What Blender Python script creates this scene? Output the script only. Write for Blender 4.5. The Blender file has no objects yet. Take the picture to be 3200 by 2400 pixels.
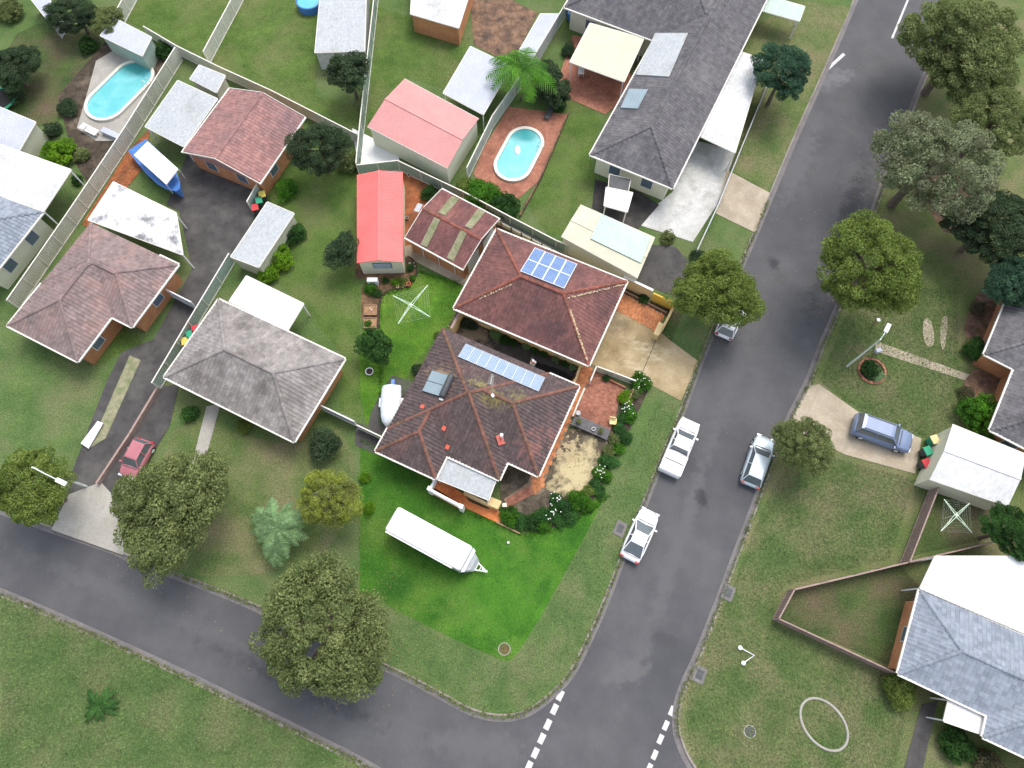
import bpy, math, random
import numpy as np
from mathutils import Vector, Matrix
random.seed(7); np.random.seed(7)
R = math.radians
# ------------------------------------------------------------------ camera, sky, sun, exposure
S = bpy.context.scene
C = S.collection
CAM_H, TILT, FPX = 57.0, R(20.0), 2162.0
cd = bpy.data.cameras.new('camera'); cam = bpy.data.objects.new('camera', cd); C.objects.link(cam)
cam.location = (0, 0, CAM_H); cam.rotation_euler = (TILT, 0, 0)
cd.sensor_width = 36.0; cd.lens = 36.0 * FPX / 3200.0; cd.clip_start = 0.5; cd.clip_end = 3000
S.camera = cam
SUN_EL, SUN_AZ = 62.0, 30.0          # azimuth clockwise from +Y (top of the picture)
W = bpy.data.worlds.new('World'); S.world = W; W.use_nodes = True
wn = W.node_tree.nodes; wl = W.node_tree.links
sky = wn.new('ShaderNodeTexSky'); sky.sky_type = 'NISHITA'; sky.sun_disc = False
sky.sun_elevation = R(SUN_EL); sky.sun_rotation = R(SUN_AZ); sky.air_density = 1.0; sky.dust_density = 3.0; sky.ozone_density = 0.6
wn['Background'].inputs['Strength'].default_value = 0.15
hs = wn.new('ShaderNodeHueSaturation'); hs.inputs['Saturation'].default_value = .5      # thin high cloud greys the sky
wl.new(sky.outputs[0], hs.inputs['Color']); wl.new(hs.outputs[0], wn['Background'].inputs['Color'])
sd = bpy.data.lights.new('sun', 'SUN'); sun = bpy.data.objects.new('sun', sd); C.objects.link(sun)
sd.energy = 0.85; sd.angle = R(26); sd.color = (1.0, 0.95, 0.88)
_d = Vector((math.sin(R(SUN_AZ)) * math.cos(R(SUN_EL)), math.cos(R(SUN_AZ)) * math.cos(R(SUN_EL)), math.sin(R(SUN_EL))))
sun.rotation_euler = _d.to_track_quat('Z', 'Y').to_euler(); sun.location = (0, 0, 80)
S.view_settings.view_transform = 'Standard'; S.view_settings.look = 'None'
S.view_settings.exposure = 1.0; S.view_settings.gamma = 1.0; S.view_settings.use_curve_mapping = False

# ------------------------------------------------------------------ helpers
ct, st = math.cos(TILT), math.sin(TILT)
def G(px, py, z=0.0):
    """the place (x, y) at height z that a survey pixel of the aerial photograph shows"""
    x = (px - 1600.0) / FPX; y = -(py - 1200.0) / FPX
    yw = y * ct + st; zw = y * st - ct
    t = (CAM_H - z) / (-zw)
    return Vector((x * t, yw * t, z))
def scale_at(py, z=0.0):
    v = (py - 1200.0) / FPX
    return FPX * (ct + v * st) / (CAM_H - z)      # pixels per metre
def tag(o, label=None, cat=None, group=None, kind=None):
    if label: o['label'] = label
    if cat: o['category'] = cat
    if group: o['group'] = group
    if kind: o['kind'] = kind
    return o
def thing(name, label, cat, loc=(0, 0, 0), group=None, rz=0):
    o = bpy.data.objects.new(name, None); C.objects.link(o)
    o.location = loc; o.rotation_euler = (0, 0, rz); o.empty_display_size = .3
    return tag(o, label, cat, group)
def link(name, me, parent=None, mat4=None, local=False):
    o = bpy.data.objects.new(name, me); C.objects.link(o)
    if mat4 is not None: o.matrix_world = mat4
    if parent is not None:
        o.parent = parent
        if not local:
            q = parent; m = Matrix()
            chain = []
            while q is not None: chain.append(q); q = q.parent
            for q in reversed(chain): m = m @ q.matrix_parent_inverse @ q.matrix_basis
            o.matrix_parent_inverse = m.inverted()
    return o
def dup(root, loc, rz, label, group=None, sc=None):
    r = root.copy(); C.objects.link(r); r.location = loc; r.rotation_euler = (0, 0, rz)
    if sc: r.scale = sc if isinstance(sc, tuple) else (sc,) * 3
    r['label'] = label
    if group: r['group'] = group
    for ch in list(root.children):
        c = ch.copy(); C.objects.link(c); c.parent = r
        for g in ch.children:
            d = g.copy(); C.objects.link(d); d.parent = c
    return r
class MB:
    def __init__(s): s.v = []; s.f = []; s.m = []
    def add(s, vs, fs, mi=0):
        b = len(s.v); s.v += [tuple(p) for p in vs]
        for f in fs: s.f.append(tuple(i + b for i in f)); s.m.append(mi)
        return s
    def box(s, c, d, rz=0, mi=0, M=None):
        hx, hy, hz = d[0] / 2, d[1] / 2, d[2] / 2
        vs = [Vector((x * hx, y * hy, z * hz)) for x in (-1, 1) for y in (-1, 1) for z in (-1, 1)]
        if M is None: M = Matrix.Translation(c) @ Matrix.Rotation(rz, 4, 'Z')
        return s.add([M @ v for v in vs], [(0, 1, 3, 2), (4, 6, 7, 5), (0, 4, 5, 1), (2, 3, 7, 6), (0, 2, 6, 4), (1, 5, 7, 3)], mi)
    def beam(s, a, b, w, h, mi=0):
        a = Vector(a); b = Vector(b); d = b - a; L = d.length
        x = d.normalized(); up = Vector((0, 0, 1))
        if abs(x.z) > .95: up = Vector((0, 1, 0))
        y = up.cross(x).normalized(); z = x.cross(y)
        M = Matrix((x, y, z)).transposed().to_4x4(); M.translation = (a + b) / 2
        return s.box(None, (L, w, h), M=M, mi=mi)
    def prism(s, pts, z0, z1, mi=0, bottom=True):
        n = len(pts)
        a = sum(pts[i][0] * pts[(i + 1) % n][1] - pts[(i + 1) % n][0] * pts[i][1] for i in range(n))
        if a < 0: pts = pts[::-1]
        vs = [(p[0], p[1], z0) for p in pts] + [(p[0], p[1], z1) for p in pts]
        fs = [tuple(range(n, 2 * n))] + [(i, (i + 1) % n, n + (i + 1) % n, n + i) for i in range(n)]
        if bottom: fs.append(tuple(range(n - 1, -1, -1)))
        return s.add(vs, fs, mi)
    def tube(s, pts, rad, n=6, mi=0, cap=True):
        pts = [Vector(p) for p in pts]; rings = []
        for i, p in enumerate(pts):
            d = (pts[min(i + 1, len(pts) - 1)] - pts[max(i - 1, 0)]).normalized()
            up = Vector((0, 0, 1)) if abs(d.z) < .9 else Vector((1, 0, 0))
            a = d.cross(up).normalized(); b = d.cross(a)
            r = rad[i] if isinstance(rad, (list, tuple)) else rad
            rings.append([p + (a * math.cos(t) + b * math.sin(t)) * r for t in [2 * math.pi * k / n for k in range(n)]])
        return s.loft(rings, mi, cap)
    def loft(s, rings, mi=0, cap=True):
        n = len(rings[0]); vs = [p for r in rings for p in r]; fs = []
        for i in range(len(rings) - 1):
            for k in range(n):
                fs.append((i * n + k, i * n + (k + 1) % n, (i + 1) * n + (k + 1) % n, (i + 1) * n + k))
        if cap: fs.append(tuple(range(n - 1, -1, -1))); fs.append(tuple((len(rings) - 1) * n + k for k in range(n)))
        return s.add(vs, fs, mi)
    def lathe(s, prof, c=(0, 0, 0), n=14, mi=0, cap=True):
        return s.loft([[Vector((c[0] + r * math.cos(2 * math.pi * k / n), c[1] + r * math.sin(2 * math.pi * k / n), c[2] + z)) for k in range(n)] for r, z in prof], mi, cap)
    def mesh(s, name, mats, smooth=False):
        me = bpy.data.meshes.new(name); me.from_pydata(s.v, [], s.f); 
        for m in (mats if isinstance(mats, (list, tuple)) else [mats]): me.materials.append(m)
        if any(s.m): me.polygons.foreach_set('material_index', s.m)
        if smooth: me.polygons.foreach_set('use_smooth', [True] * len(s.f))
        me.update(); return me
    def build(s, name, mats, parent=None, smooth=False, local=False):
        return link(name, s.mesh(name, mats, smooth), parent, local=local)
def np_mesh(name, V, F, mat, smooth=False):
    """V (n,3), F (m,4) or (m,3)"""
    me = bpy.data.meshes.new(name); k = F.shape[1]
    me.vertices.add(len(V)); me.vertices.foreach_set('co', V.astype(np.float32).ravel())
    me.loops.add(F.size); me.loops.foreach_set('vertex_index', F.astype(np.int32).ravel())
    me.polygons.add(len(F)); me.polygons.foreach_set('loop_start', np.arange(0, F.size, k, dtype=np.int32))
    me.polygons.foreach_set('loop_total', np.full(len(F), k, dtype=np.int32))
    me.polygons.foreach_set('use_smooth', np.full(len(F), bool(smooth)))
    me.materials.append(mat); me.update(calc_edges=True); me.validate(); return me
def inpoly(x, y, poly):
    c = False; n = len(poly); j = n - 1
    for i in range(n):
        if (poly[i][1] > y) != (poly[j][1] > y) and x < (poly[j][0] - poly[i][0]) * (y - poly[i][1]) / (poly[j][1] - poly[i][1]) + poly[i][0]: c = not c
        j = i
    return c
def chaikin(pts, n=2, closed=True):
    pts = [Vector(p) for p in pts]
    for _ in range(n):
        q = []; m = len(pts)
        if not closed: q.append(pts[0])
        for i in range(m if closed else m - 1):
            a, b = pts[i], pts[(i + 1) % m]
            q += [a * .75 + b * .25, a * .25 + b * .75]
        if not closed: q.append(pts[-1])
        pts = q
    return pts

# ------------------------------------------------------------------ materials
_mats = {}
def mat(name, c1, c2=None, scale=1.0, rough=.85, bump=0.0, bscale=None, fine=.12, c3=None, s3=.25, t3=.55, w3=.12, spec=.3, metal=0, fscale=None, stretch=None, det=4, var=0):
    if not var and any(k in name for k in ('roof_tile', 'ridge_tile', 'ribbed_tile', 'paver', 'leaves', 'blades', 'brick')): var = .22 if 'leaves' in name or 'paver' in name else .17
    if name in _mats: return _mats[name]
    m = bpy.data.materials.new(name); m.use_nodes = True; n = m.node_tree.nodes; l = m.node_tree.links
    b = n['Principled BSDF']; b.inputs['Roughness'].default_value = rough; b.inputs['Metallic'].default_value = metal
    b.inputs['Specular IOR Level'].default_value = spec
    geo = n.new('ShaderNodeNewGeometry'); vec = geo.outputs['Position']
    if stretch:
        mp = n.new('ShaderNodeMapping'); mp.inputs['Rotation'].default_value = (0, 0, stretch[0]); mp.inputs['Scale'].default_value = (stretch[1], stretch[2], 1)
        l.new(vec, mp.inputs['Vector']); svec = mp.outputs[0]
    else: svec = vec
    def noise(sc, d=4, v=None):
        t = n.new('ShaderNodeTexNoise'); t.inputs['Scale'].default_value = sc; t.inputs['Detail'].default_value = d; t.inputs['Roughness'].default_value = .6
        l.new(v if v is not None else vec, t.inputs['Vector']); return t.outputs['Fac']
    def ramp(f, a, bb):
        t = n.new('ShaderNodeMapRange'); t.inputs['From Min'].default_value = a; t.inputs['From Max'].default_value = bb; l.new(f, t.inputs['Value']); return t.outputs[0]
    def mix(f, a, bb, mode='MIX'):
        t = n.new('ShaderNodeMix'); t.data_type = 'RGBA'; t.blend_type = mode
        if isinstance(f, float): t.inputs[0].default_value = f
        else: l.new(f, t.inputs[0])
        for i, q in ((6, a), (7, bb)):
            if isinstance(q, tuple): t.inputs[i].default_value = (*q, 1)
            else: l.new(q, t.inputs[i])
        return t.outputs[2]
    col = mix(ramp(noise(scale, det, svec), .36, .64), c1, c2 if c2 else tuple(x * .8 for x in c1))
    if c3: col = mix(ramp(noise(s3, 5), t3 - w3, t3 + w3), col, c3)
    if fine:
        g = ramp(noise(fscale or scale * 9, 3), .25, .75)
        mm = n.new('ShaderNodeMapRange'); mm.inputs['To Min'].default_value = 1 - fine * 1.6; mm.inputs['To Max'].default_value = 1 + fine * 1.2; l.new(g, mm.inputs['Value'])
        vm = n.new('ShaderNodeVectorMath'); vm.operation = 'SCALE'; l.new(col, vm.inputs[0]); l.new(mm.outputs[0], vm.inputs['Scale']); col = vm.outputs[0]
    if var:
        oi = n.new('ShaderNodeObjectInfo'); ad = n.new('ShaderNodeMath'); ad.operation = 'ADD'; l.new(geo.outputs['Random Per Island'], ad.inputs[0]); l.new(oi.outputs['Random'], ad.inputs[1])
        fr_ = n.new('ShaderNodeMath'); fr_.operation = 'FRACT'; l.new(ad.outputs[0], fr_.inputs[0])
        m3 = n.new('ShaderNodeMapRange'); m3.inputs['To Min'].default_value = 1 - var; m3.inputs['To Max'].default_value = 1 + var; l.new(fr_.outputs[0], m3.inputs['Value'])
        v3 = n.new('ShaderNodeVectorMath'); v3.operation = 'SCALE'; l.new(col, v3.inputs[0]); l.new(m3.outputs[0], v3.inputs['Scale']); col = v3.outputs[0]
    l.new(col, b.inputs['Base Color'])
    if bump:
        bp = n.new('ShaderNodeBump'); bp.inputs['Strength'].default_value = bump; bp.inputs['Distance'].default_value = .05
        l.new(noise(bscale or scale * 8, 4), bp.inputs['Height']); l.new(bp.outputs[0], b.inputs['Normal'])
    _mats[name] = m; return m
def blotch(m, c, rad, col, ns=1.5, amp=.8, edge=.18, rot=0.0, thr=0.0, nstretch=None):
    """a patch of its own shape (lichen, bare sand, wear, painted tree shade) centred at world point c"""
    n = m.node_tree.nodes; l = m.node_tree.links; b = n['Principled BSDF']; old = b.inputs['Base Color'].links[0].from_socket
    geo = n.new('ShaderNodeNewGeometry'); mp = n.new('ShaderNodeMapping'); mp.vector_type = 'TEXTURE'
    mp.inputs['Location'].default_value = (c[0], c[1], c[2] if len(c) > 2 else 0); mp.inputs['Rotation'].default_value = (0, 0, rot); mp.inputs['Scale'].default_value = (rad[0], rad[1], 1e4)
    l.new(geo.outputs['Position'], mp.inputs['Vector'])
    ln = n.new('ShaderNodeVectorMath'); ln.operation = 'LENGTH'; l.new(mp.outputs[0], ln.inputs[0])
    t = n.new('ShaderNodeTexNoise'); t.inputs['Scale'].default_value = ns; t.inputs['Detail'].default_value = 7; t.inputs['Roughness'].default_value = .68
    if nstretch:
        m2 = n.new('ShaderNodeMapping'); m2.inputs['Rotation'].default_value = (0, 0, nstretch[0]); m2.inputs['Scale'].default_value = (nstretch[1], nstretch[2], 1); l.new(geo.outputs['Position'], m2.inputs['Vector']); l.new(m2.outputs[0], t.inputs['Vector'])
    else: l.new(geo.outputs['Position'], t.inputs['Vector'])
    a = n.new('ShaderNodeMath'); a.operation = 'MULTIPLY_ADD'; l.new(t.outputs['Fac'], a.inputs[0]); a.inputs[1].default_value = amp * 4; a.inputs[2].default_value = 1.0 - amp * 2 + thr
    sb = n.new('ShaderNodeMath'); sb.operation = 'SUBTRACT'; l.new(a.outputs[0], sb.inputs[0]); l.new(ln.outputs['Value'], sb.inputs[1])
    r = n.new('ShaderNodeMapRange'); r.inputs['From Min'].default_value = 0; r.inputs['From Max'].default_value = edge * 2; l.new(sb.outputs[0], r.inputs['Value'])
    x = n.new('ShaderNodeMix'); x.data_type = 'RGBA'; l.new(r.outputs[0], x.inputs[0]); l.new(old, x.inputs[6]); x.inputs[7].default_value = (*col, 1); l.new(x.outputs[2], b.inputs['Base Color'])
def lawn(name, a, b, c, t3=.58, s=.45): return mat(name, a, b, scale=s, c3=c, s3=.22, t3=t3, w3=.13, fine=.36, fscale=9, bump=1.2, bscale=9, rough=.95, spec=.1, det=8)
M = {}
M['verge'] = lawn('verge_grass', (.080, .140, .042), (.120, .180, .060), (.155, .175, .080))
M['verge2'] = lawn('verge_grass_dry', (0.089, 0.137, 0.042), (0.147, 0.179, 0.068), (0.210, 0.184, 0.105), .57)
M['lawn'] = lawn('bright_lawn', (.038, .125, .014), (.070, .190, .020), (.115, .20, .035), .60)
M['backlawn'] = lawn('back_lawn', (0.061, 0.151, 0.017), (0.118, 0.248, 0.028), (0.165, 0.224, 0.047), .60)
M['yard'] = lawn('yard_grass', (.065, .118, .026), (.110, .170, .042), (.145, .165, .065), .58)
M['dimyard'] = lawn('worn_yard_grass', (.050, .085, .028), (.085, .125, .040), (.14, .11, .07), .55)
M['asphalt'] = mat('asphalt', (.090, .090, .094), (.108, .108, .113), scale=.35, fine=.16, fscale=30, bump=.3, bscale=40, c3=(.072, .072, .080), s3=.12, t3=.58, rough=.9)
M['drivedark'] = mat('old_asphalt_drive', (.055, .052, .052), (.085, .080, .078), scale=.8, fine=.2, fscale=20, bump=.3, c3=(.13, .125, .115), s3=.35, t3=.62)
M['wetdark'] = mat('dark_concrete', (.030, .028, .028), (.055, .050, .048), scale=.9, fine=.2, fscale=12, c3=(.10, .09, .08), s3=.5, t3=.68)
M['concrete'] = mat('concrete', (.34, .32, .28), (.42, .40, .36), scale=.8, fine=.12, fscale=10, c3=(.26, .25, .22), s3=.4, t3=.6)
M['beige'] = mat('beige_concrete', (.35, .27, .15), (.44, .35, .21), scale=.7, fine=.14, fscale=9, c3=(.24, .18, .09), s3=.3, t3=.55)
M['paleconc'] = mat('pale_concrete', (.48, .48, .46), (.58, .58, .56), scale=.8, fine=.12, c3=(.36, .36, .33), s3=.6, t3=.6)
M['tanconc'] = mat('tan_concrete', (.36, .30, .22), (.44, .38, .29), scale=.7, fine=.1, c3=(.28, .24, .18), s3=.4, t3=.6)
M['soil'] = mat('soil', (.13, .075, .038), (.24, .14, .07), scale=1.2, fine=.3, fscale=14, bump=1, bscale=8, c3=(.06, .045, .03), s3=.9, t3=.56)
M['redsoil'] = mat('red_soil', (.26, .085, .032), (.40, .14, .05), scale=1.1, fine=.3, fscale=9, bump=1, bscale=8, c3=(.09, .045, .028), s3=.6, t3=.56)
M['darksoil'] = mat('dark_soil', (.045, .034, .024), (.085, .065, .045), scale=1.4, fine=.35, fscale=14, bump=1, c3=(.18, .14, .10), s3=.6, t3=.62)
M['mulch'] = mat('bark_mulch', (.17, .10, .06), (.28, .17, .11), scale=1.6, fine=.35, fscale=16, bump=1, c3=(.07, .05, .04), s3=.9, t3=.55)
M['sand'] = mat('bare_sand', (.36, .28, .13), (.52, .43, .23), scale=1.1, fine=.22, fscale=12, bump=.8, c3=(.12, .11, .05), s3=.75, t3=.60, w3=.05)
M['kerb'] = mat('kerb_concrete', (.24, .21, .19), (.31, .27, .25), scale=.9, fine=.2, c3=(.16, .14, .13), s3=.7, t3=.6)
M['gutterstrip'] = mat('gutter_concrete', (.15, .14, .14), (.19, .175, .17), scale=.8, fine=.15)
M['linewhite'] = mat('road_paint', (.62, .62, .60), (.50, .50, .50), scale=3, fine=.2)
M['brickpave'] = mat('terracotta_brick_paver', (.31, .125, .08), (.42, .19, .125), scale=3.0, fine=.25, fscale=20, c3=(.20, .075, .05), s3=.6, t3=.6)
M['brickorange'] = mat('orange_brick_paver', (.46, .17, .07), (.58, .25, .11), scale=3.0, fine=.2, fscale=20, c3=(.28, .11, .06), s3=.6, t3=.62)
M['mortar'] = mat('mortar', (.20, .13, .09), (.28, .20, .14), scale=3)
M['terracotta'] = mat('terracotta_tile', (.52, .16, .05), (.62, .22, .08), scale=2, fine=.12, c3=(.38, .12, .05), s3=.8, t3=.62)
M['tile_dark'] = mat('dark_brown_roof_tile', (0.077, 0.058, 0.058), (0.120, 0.088, 0.086), scale=3.2, fine=.3, fscale=14, c3=(0.149, 0.082, 0.075), s3=.32, t3=.64, rough=.8)
M['tile_red'] = mat('maroon_roof_tile', (0.148, 0.068, 0.060), (0.211, 0.094, 0.083), scale=3.0, fine=.28, fscale=14, c3=(0.103, 0.054, 0.054), s3=.35, t3=.55, rough=.8)
M['tile_ridge'] = mat('ridge_tile_rust', (0.167, 0.079, 0.063), (0.221, 0.099, 0.074), scale=3.0, fine=.3, fscale=12, c3=(0.135, 0.090, 0.054), s3=.6, t3=.58)
M['tile_ridge2'] = mat('ridge_tile_maroon', (.22, .072, .052), (.29, .10, .07), scale=3.0, fine=.3, fscale=12, c3=(.13, .07, .05), s3=.6, t3=.58)
M['tile_brown'] = mat('brown_roof_tile', (.19, .145, .14), (.25, .19, .18), scale=2.0, fine=.16, c3=(.30, .20, .18), s3=.3, t3=.58)
M['tile_pinkbrown'] = mat('pink_brown_roof_tile', (.27, .15, .14), (.36, .19, .17), scale=1.6, fine=.16, c3=(.22, .14, .14), s3=.3, t3=.58)
M['tile_grey'] = mat('grey_roof_tile', (.235, .215, .205), (.31, .285, .27), scale=1.2, fine=.2, c3=(.145, .13, .12), s3=.4, t3=.58)
M['tile_char'] = mat('charcoal_roof_tile', (.105, .10, .108), (.145, .14, .148), scale=1.6, fine=.16, c3=(.18, .17, .175), s3=.3, t3=.62)
M['tile_blue'] = mat('blue_grey_roof_tile', (0.212, 0.242, 0.289), (0.255, 0.285, 0.332), scale=1.4, fine=.12, c3=(0.255, 0.281, 0.332), s3=.3, t3=.6)
M['skylightmoss'] = mat('mossy_fibreglass', (.24, .23, .14), (.34, .32, .21), scale=3.5, fine=.3, c3=(.16, .20, .09), s3=1.3, t3=.55)
M['red_metal'] = mat('salmon_red_metal', (.80, .155, .145), (.84, .175, .165), scale=.5, fine=.04, rough=.55)
M['pink_metal'] = mat('faded_pink_metal', (0.540, 0.252, 0.239), (0.576, 0.279, 0.261), scale=.5, fine=.05, c3=(0.540, 0.288, 0.279), s3=.2, t3=.6, rough=.6)
M['white_metal'] = mat('white_metal', (0.612, 0.621, 0.621), (0.540, 0.549, 0.549), scale=.35, fine=.12, rough=.5, c3=(0.432, 0.432, 0.414), s3=.3, t3=.64)
M['grey_metal'] = mat('pale_grey_metal', (0.400, 0.424, 0.440), (0.464, 0.488, 0.496), scale=.4, fine=.12, c3=(0.320, 0.336, 0.336), s3=.4, t3=.62, rough=.5)
M['lav_metal'] = mat('pale_blue_metal', (0.426, 0.451, 0.517), (0.467, 0.492, 0.549), scale=.5, fine=.05, rough=.5)
M['cream_metal'] = mat('cream_metal', (0.589, 0.570, 0.437), (0.532, 0.513, 0.389), scale=.6, fine=.06, rough=.55)
M['green_metal'] = mat('pale_green_sheet', (.42, .52, .46), (.48, .58, .52), scale=.6, fine=.08, rough=.55)
M['fence_green'] = mat('grey_green_fence_sheet', (.30, .39, .33), (.36, .45, .39), scale=1.0, fine=.1, rough=.55)
M['fence_cream'] = mat('cream_fence_sheet', (.60, .60, .50), (.68, .68, .58), scale=1.0, fine=.1, rough=.6)
M['patchy'] = mat('stained_white_sheet', (0.669, 0.669, 0.678), (0.581, 0.581, 0.590), scale=.6, fine=.08, c3=(0.194, 0.194, 0.202), s3=.55, t3=.60, w3=.06)
M['trim'] = mat('white_trim', (.78, .75, .68), (.70, .67, .60), scale=2, fine=.08)
M['white'] = mat('white_paint', (.82, .82, .82), (.76, .76, .76), scale=2, fine=.05, rough=.5)
M['gelcoat'] = mat('white_gelcoat', (.80, .80, .80), (.76, .76, .77), scale=.5, fine=.05, rough=.35, spec=.5)
M['cream'] = mat('cream_render', (.62, .46, .22), (.70, .54, .29), scale=1.2, fine=.1)
M['yellow'] = mat('ochre_render', (.66, .42, .06), (.72, .48, .10), scale=1.2, fine=.15)
M['paintcream'] = mat('cream_cladding', (.74, .72, .56), (.70, .68, .52), scale=1.0, fine=.06)
M['brickwall'] = mat('orange_brick_wall', (.46, .20, .09), (.54, .26, .13), scale=4, fine=.2, fscale=18, c3=(.38, .16, .08), s3=1.0, t3=.6)
M['glass'] = mat('window_glass', (.10, .14, .18), (.13, .17, .22), scale=.6, fine=0, rough=.08, spec=.8)
M['palewindow'] = mat('blind_window', (.34, .42, .52), (.38, .46, .56), scale=.8, fine=.03, rough=.2, spec=.6)
M['dark'] = mat('dark_rubber', (.02, .02, .02), (.03, .03, .03), scale=3, fine=.1)
M['darkgrey'] = mat('dark_grey_metal', (.06, .065, .07), (.08, .085, .09), scale=2, fine=.1, rough=.5)
M['slate'] = mat('slate_deck', (.115, .11, .115), (.15, .145, .15), scale=2.5, fine=.2)
M['wood'] = mat('weathered_timber', (.28, .18, .11), (.36, .24, .15), scale=4, fine=.25)
M['pinkwood'] = mat('pale_timber_paling', (.30, .215, .19), (.38, .28, .24), scale=3, fine=.2)
M['barkm'] = mat('bark', (.12, .09, .07), (.19, .15, .12), scale=4, fine=.3, bump=.8)
M['galv'] = mat('galvanised_steel', (.62, .68, .62), (.68, .74, .68), scale=2, fine=.05, rough=.4)
M['mint'] = mat('pale_green_paint', (.60, .74, .58), (.64, .78, .62), scale=2, fine=.04)
M['tarp'] = mat('pale_blue_white_tarp', (.74, .79, .84), (.66, .72, .79), scale=1.4, fine=.08, bump=.8, bscale=3, rough=.6)
M['canvas'] = mat('white_canvas', (.76, .76, .75), (.70, .70, .69), scale=.4, fine=.1, c3=(.58, .58, .55), s3=.3, t3=.66)
M['blue'] = mat('blue_paint', (.06, .17, .46), (.08, .21, .52), scale=2, fine=.1, rough=.4)
M['water'] = mat('pool_water', (.10, .45, .48), (.17, .52, .54), scale=.8, fine=.04, c3=(.10, .45, .45), s3=.35, t3=.6, bump=.12, bscale=4, rough=.05, spec=.7)
M['coping'] = mat('pool_coping', (.62, .60, .52), (.68, .66, .58), scale=2, fine=.1)
M['red'] = mat('red_plastic', (.52, .05, .06), (.56, .07, .08), scale=2, fine=.08)
M['greenp'] = mat('green_plastic', (.04, .32, .18), (.06, .36, .21), scale=2, fine=.08)
M['yellowp'] = mat('yellow_plastic', (.62, .50, .10), (.68, .56, .14), scale=2, fine=.08)
M['lemon'] = mat('pale_yellow_plastic', (.80, .66, .30), (.84, .70, .36), scale=2, fine=.06)
M['orangepot'] = mat('orange_clay', (.68, .14, .06), (.74, .18, .09), scale=3, fine=.08)
M['sandpot'] = mat('sand_clay', (.66, .50, .28), (.72, .56, .34), scale=3, fine=.1)
M['bluep'] = mat('bright_blue_plastic', (.03, .10, .62), (.05, .14, .66), scale=3, fine=.05)
M['rust'] = mat('rust_flashing', (.50, .12, .09), (.58, .17, .13), scale=4, fine=.2)
M['redtile'] = mat('new_red_tile', (.66, .12, .07), (.70, .15, .09), scale=4, fine=.15)
M['moss'] = mat('lichen_flecks', (.55, .45, .28), (.62, .52, .34), scale=5, fine=.3)
M['flower'] = mat('white_petals', (.80, .80, .74), (.72, .74, .64), scale=5, fine=.1)
M['collector'] = mat('pale_blue_collector_glass', (.22, .29, .33), (.26, .33, .37), scale=.8, fine=.03, rough=.3, spec=.5)
M['skin'] = mat('skin', (.50, .30, .21), (.46, .27, .19), scale=6, fine=.05)
M['shirt'] = mat('pale_shirt', (.66, .70, .80), (.60, .65, .76), scale=6, fine=.05)
M['shorts'] = mat('dark_blue_shorts', (.05, .07, .16), (.06, .08, .18), scale=6, fine=.05)
M['greyhair'] = mat('light_grey_cap', (.66, .66, .66), (.58, .58, .58), scale=8, fine=.1)
def leafmat(name, a, b, c, sc=.9):
    m = mat(name, a, b, scale=sc, c3=c, s3=.5, t3=.58, w3=.14, fine=.35, fscale=9, rough=.75, spec=.25)
    n = m.node_tree.nodes; l = m.node_tree.links; tr = n.new('ShaderNodeBsdfTranslucent'); mx = n.new('ShaderNodeMixShader'); mx.inputs[0].default_value = .4
    l.new(n['Principled BSDF'].inputs['Base Color'].links[0].from_socket, tr.inputs['Color']); l.new(n['Principled BSDF'].outputs[0], mx.inputs[1]); l.new(tr.outputs[0], mx.inputs[2]); l.new(mx.outputs[0], n['Material Output'].inputs['Surface'])
    return m
L = {}
L['olive'] = leafmat('olive_leaves', (.20, .255, .09), (.31, .365, .14), (.145, .185, .065))
L['lime'] = leafmat('yellow_green_leaves', (.19, .265, .055), (.29, .38, .09), (.13, .19, .04))
L['grey'] = leafmat('grey_green_leaves', (.25, .30, .16), (.36, .42, .23), (.22, .22, .14))
L['dark'] = leafmat('dark_green_leaves', (.055, .105, .048), (.105, .165, .075), (.065, .09, .05))
L['blue'] = leafmat('blue_green_leaves', (.065, .15, .085), (.115, .23, .13), (.045, .10, .06))
L['mid'] = leafmat('mid_green_leaves', (.045, .125, .028), (.085, .21, .045), (.03, .075, .02))
L['hedge'] = leafmat('hedge_leaves', (.055, .165, .04), (.10, .26, .06), (.035, .10, .03))
L['bright'] = leafmat('bright_green_leaves', (.07, .22, .02), (.14, .36, .03), (.05, .14, .02))
L['lime2'] = leafmat('lime_leaves', (.16, .34, .02), (.26, .46, .03), (.10, .24, .02))
L['yellow'] = leafmat('yellow_leaves', (.30, .36, .055), (.44, .50, .09), (.20, .22, .08))
L['pale'] = leafmat('pale_mint_leaves', (.19, .33, .14), (.28, .44, .20), (.12, .20, .09))
L['dry'] = leafmat('brownish_leaves', (.14, .12, .07), (.22, .19, .11), (.07, .10, .04))

# ------------------------------------------------------------------ ground, streets, kerbs
_sc = [0]
def surf(name, pts, z, m, smooth=0, world=False, label=None, thick=0):
    _sc[0] += 1
    if z > .001: z += .0008 * (_sc[0] % 14)
    P = [Vector(p) if world else G(p[0], p[1], max(z, 0)) for p in pts]
    if smooth: P = chaikin(P, smooth)
    mb = MB()
    if thick: mb.prism([(p.x, p.y) for p in P], z - thick, z, bottom=False)
    else:
        a = sum(P[i].x * P[(i + 1) % len(P)].y - P[(i + 1) % len(P)].x * P[i].y for i in range(len(P)))
        if a < 0: P = P[::-1]
        mb.add([(p.x, p.y, z) for p in P], [tuple(range(len(P)))])
    o = mb.build(name, m); o['kind'] = 'structure'
    if label: o['label'] = label
    return o
mb = MB().add([(-900, -900, -.16), (900, -900, -.16), (900, 900, -.16), (-900, 900, -.16)], [(0, 1, 2, 3)])
o = mb.build('ground', M['verge']); o['kind'] = 'structure'
RZ = -.13
kA = [(2985, -500), (2910, -560)]
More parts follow.
